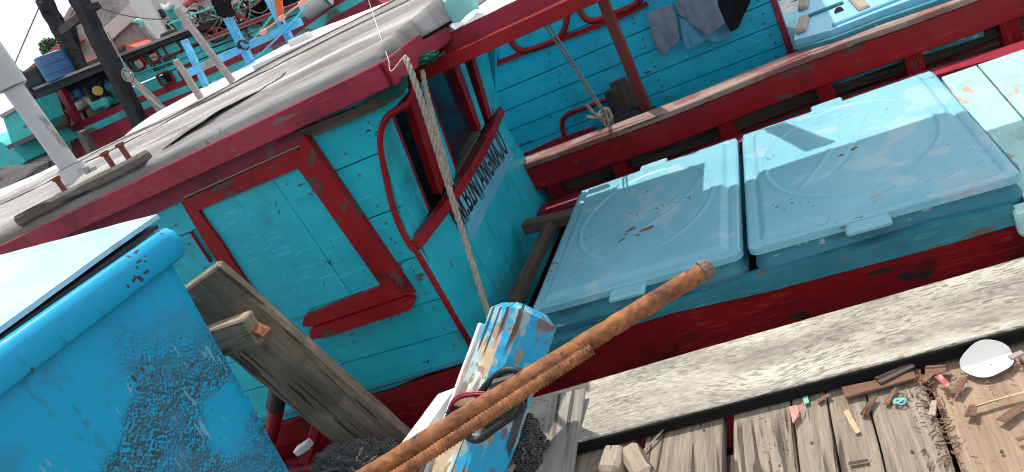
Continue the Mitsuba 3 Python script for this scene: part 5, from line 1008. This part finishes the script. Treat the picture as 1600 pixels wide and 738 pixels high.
# paper plate and litter
pc, fd = V3((0.183,1.693,0.010)), unit(V3((0.244,1.720,0.000)) - V3((0.125,1.691,0.000)))
pn = np.cross(V3(0, 0, 1), fd)
def plate(u, v):
    t = 2 * np.pi * v; r = u * (.057 + .003 * np.sin(2 * t + 1) + .0012 * np.sin(5 * t))
    a, b = r * np.cos(t), r * np.sin(t)
    s = np.maximum(b, 0)
    return pc + a[..., None] * fd + (np.minimum(b, 0) + .50 * s)[..., None] * pn + (.72 * s + .002 * np.sin(a * 60))[..., None] * V3(0, 0, 1)
thing('paper_plate', 'white torn paper plate folded across, leaning on the beam foot on the jetty planks', 'plate'); put('paper_plate', grid(plate, 14, 60, (0, 0, -.0015)), 'paper', 40)
LIT = [('splinter', 'long brown splintered bark strip against the edge beam', (-0.151,1.673,0.012), (0.023,1.685,0.016), .040, .016, 'chip_wood'),
       ('splinter_001', 'brown splinter wedged above the long bark strip', (-0.063,1.684,0.020), (0.027,1.716,0.020), .030, .012, 'dark_wood'),
       ('splinter_002', 'square brown chip below the black beam side', (0.050,1.697,0.012), (0.096,1.686,0.014), .045, .008, 'chip_wood'),
       ('splinter_003', 'brown chip standing left of the paper plate', (0.090,1.596,0.008), (0.123,1.643,0.012), .022, .008, 'chip_wood'),
       ('splinter_004', 'brown bark chip below the paper plate', (0.103,1.517,0.008), (0.118,1.552,0.008), .026, .008, 'chip_wood'),
       ('splinter_005', 'dark brown bark flake toward the right edge', (0.154,1.484,0.007), (0.210,1.526,0.007), .022, .006, 'chip_wood'),
       ('splinter_006', 'pale split lath lying at the right edge', (0.120,1.543,0.010), (0.256,1.566,0.010), .011, .006, 'pale_wood'),
       ('splinter_007', 'pale grey stick behind the paper plate', (0.230,1.681,0.014), (0.264,1.696,0.014), .014, .01, 'grey_wood'),
       ('splinter_008', 'curled brown bark between two planks', (-0.115,1.585,0.007), (-0.079,1.640,0.010), .020, .007, 'chip_wood'),
       ('splinter_009', 'thin brown bark curl beside the green scrap', (-0.061,1.607,0.008), (-0.025,1.660,0.008), .014, .006, 'chip_wood'),
       ('splinter_010', 'small brown leaf chip near the beam', (-0.220,1.668,0.008), (-0.187,1.686,0.008), .018, .004, 'chip_wood'),
       ('splinter_011', 'orange brown sliver lying flat on a plank', (-0.157,1.617,0.003), (-0.137,1.531,0.003), .014, .004, 'pale_wood'),
       ('splinter_012', 'thin stick leaning beside the wood chocks', (-0.694,1.596,0.010), (-0.638,1.673,0.012), .008, .006, 'grey_wood'),
       ('splinter_013', 'light chip standing in the gap beside the brown plank', (0.029,1.536,0.010), (0.044,1.584,0.012), .016, .01, 'pale_grey_wood'),
       ('splinter_014', 'dark sliver next to the light chip in the plank gap', (0.051,1.552,0.010), (0.053,1.586,0.012), .010, .006, 'chip_wood'),
       ('splinter_015', 'dark flat bark sliver on the middle plank', (-0.171,1.431,0.003), (-0.129,1.433,0.003), .012, .004, 'dark_wood'),
       ('splinter_016', 'brown sliver at the far right bottom', (0.167,1.424,0.006), (0.198,1.430,0.006), .012, .004, 'chip_wood'),
       ('splinter_017', 'brown chip pile at the beam above the red scrap', (0.032,1.664,0.010), (0.061,1.685,0.014), .025, .008, 'chip_wood')]
for key, lab, a, b, w, h, m in LIT:
    thing(key, lab, 'wood chip'); a, b = V3(a), V3(b)
    put(key, bar(a, b, w, h * .6, up=(rng.uniform(-.3, .3), rng.uniform(-.3, .3), 1), ch=.0015, n=10, wob=.005, taper=rng.uniform(.6, .95)), m)
def scrap(pts, z0, am): 
    P = np.array(pts, float); c = P.mean(0); return grid(lambda u, v: quad(*P)(u, v) + ((meshkit.fbm(quad(*P)(u, v) * 40, 2) - .35) * am)[..., None] * V3(0, 0, 1), 8, 8, (0, 0, -.001))
thing('red_scrap', 'red plastic scrap near the paper plate', 'scrap'); put('red_scrap', scrap([(0.062,1.664,0.014),(0.079,1.663,0.014),(0.089,1.623,0.014),(0.079,1.614,0.014)], 0, .02), 'red_plastic', True)
thing('pink_scrap', 'pink torn plastic wrapper in a plank seam', 'scrap'); put('pink_scrap', scrap([(-0.289,1.658,0.010),(-0.284,1.591,0.010),(-0.266,1.616,0.010),(-0.269,1.662,0.010)], 0, .03), 'pink_plastic', True)
put('pink_scrap__fold', scrap([(-0.268,1.617,0.014),(-0.283,1.591,0.014),(-0.256,1.639,0.014),(-0.251,1.668,0.014)], 0, .02), 'pink_plastic', True)
thing('green_scrap', 'tangled green plastic scrap on a plank', 'scrap'); put('green_scrap', tube(curve([V3((-0.030,1.610,0.006)) + .016 * V3(math.cos(2.1 * k), .6 * math.sin(3.3 * k), .2) for k in range(9)], 60), .0022, 6), 'green_plastic', True)
thing('teal_scrap', 'little teal paper scrap at the beam foot', 'scrap'); put('teal_scrap', scrap([(-0.254,1.692,0.008),(-0.240,1.695,0.008),(-0.238,1.668,0.008),(-0.251,1.665,0.008)], 0, .01), 'green_plastic', True)
cr = []
for k in range(200):
    x = rng.normal(.035, .02) if k < 120 else rng.uniform(-.05, .5); yy = rng.uniform(1.38, 1.70) if k < 120 else 1.70 - abs(rng.normal(0, .05))
    a = V3(x, yy, .004); d = unit([rng.normal(), rng.normal(), rng.normal() * .2]) * rng.uniform(.004, .018)
    cr.append(bar(a, a + d, rng.uniform(.002, .005), .002, ch=.0004))
put('wood_crumbs', join(cr), 'chip_wood'); labels['wood_crumbs'] = {'label': 'loose brown crumbs of wood strewn in the plank gap and along the beam', 'category': 'wood crumbs', 'kind': 'stuff'}
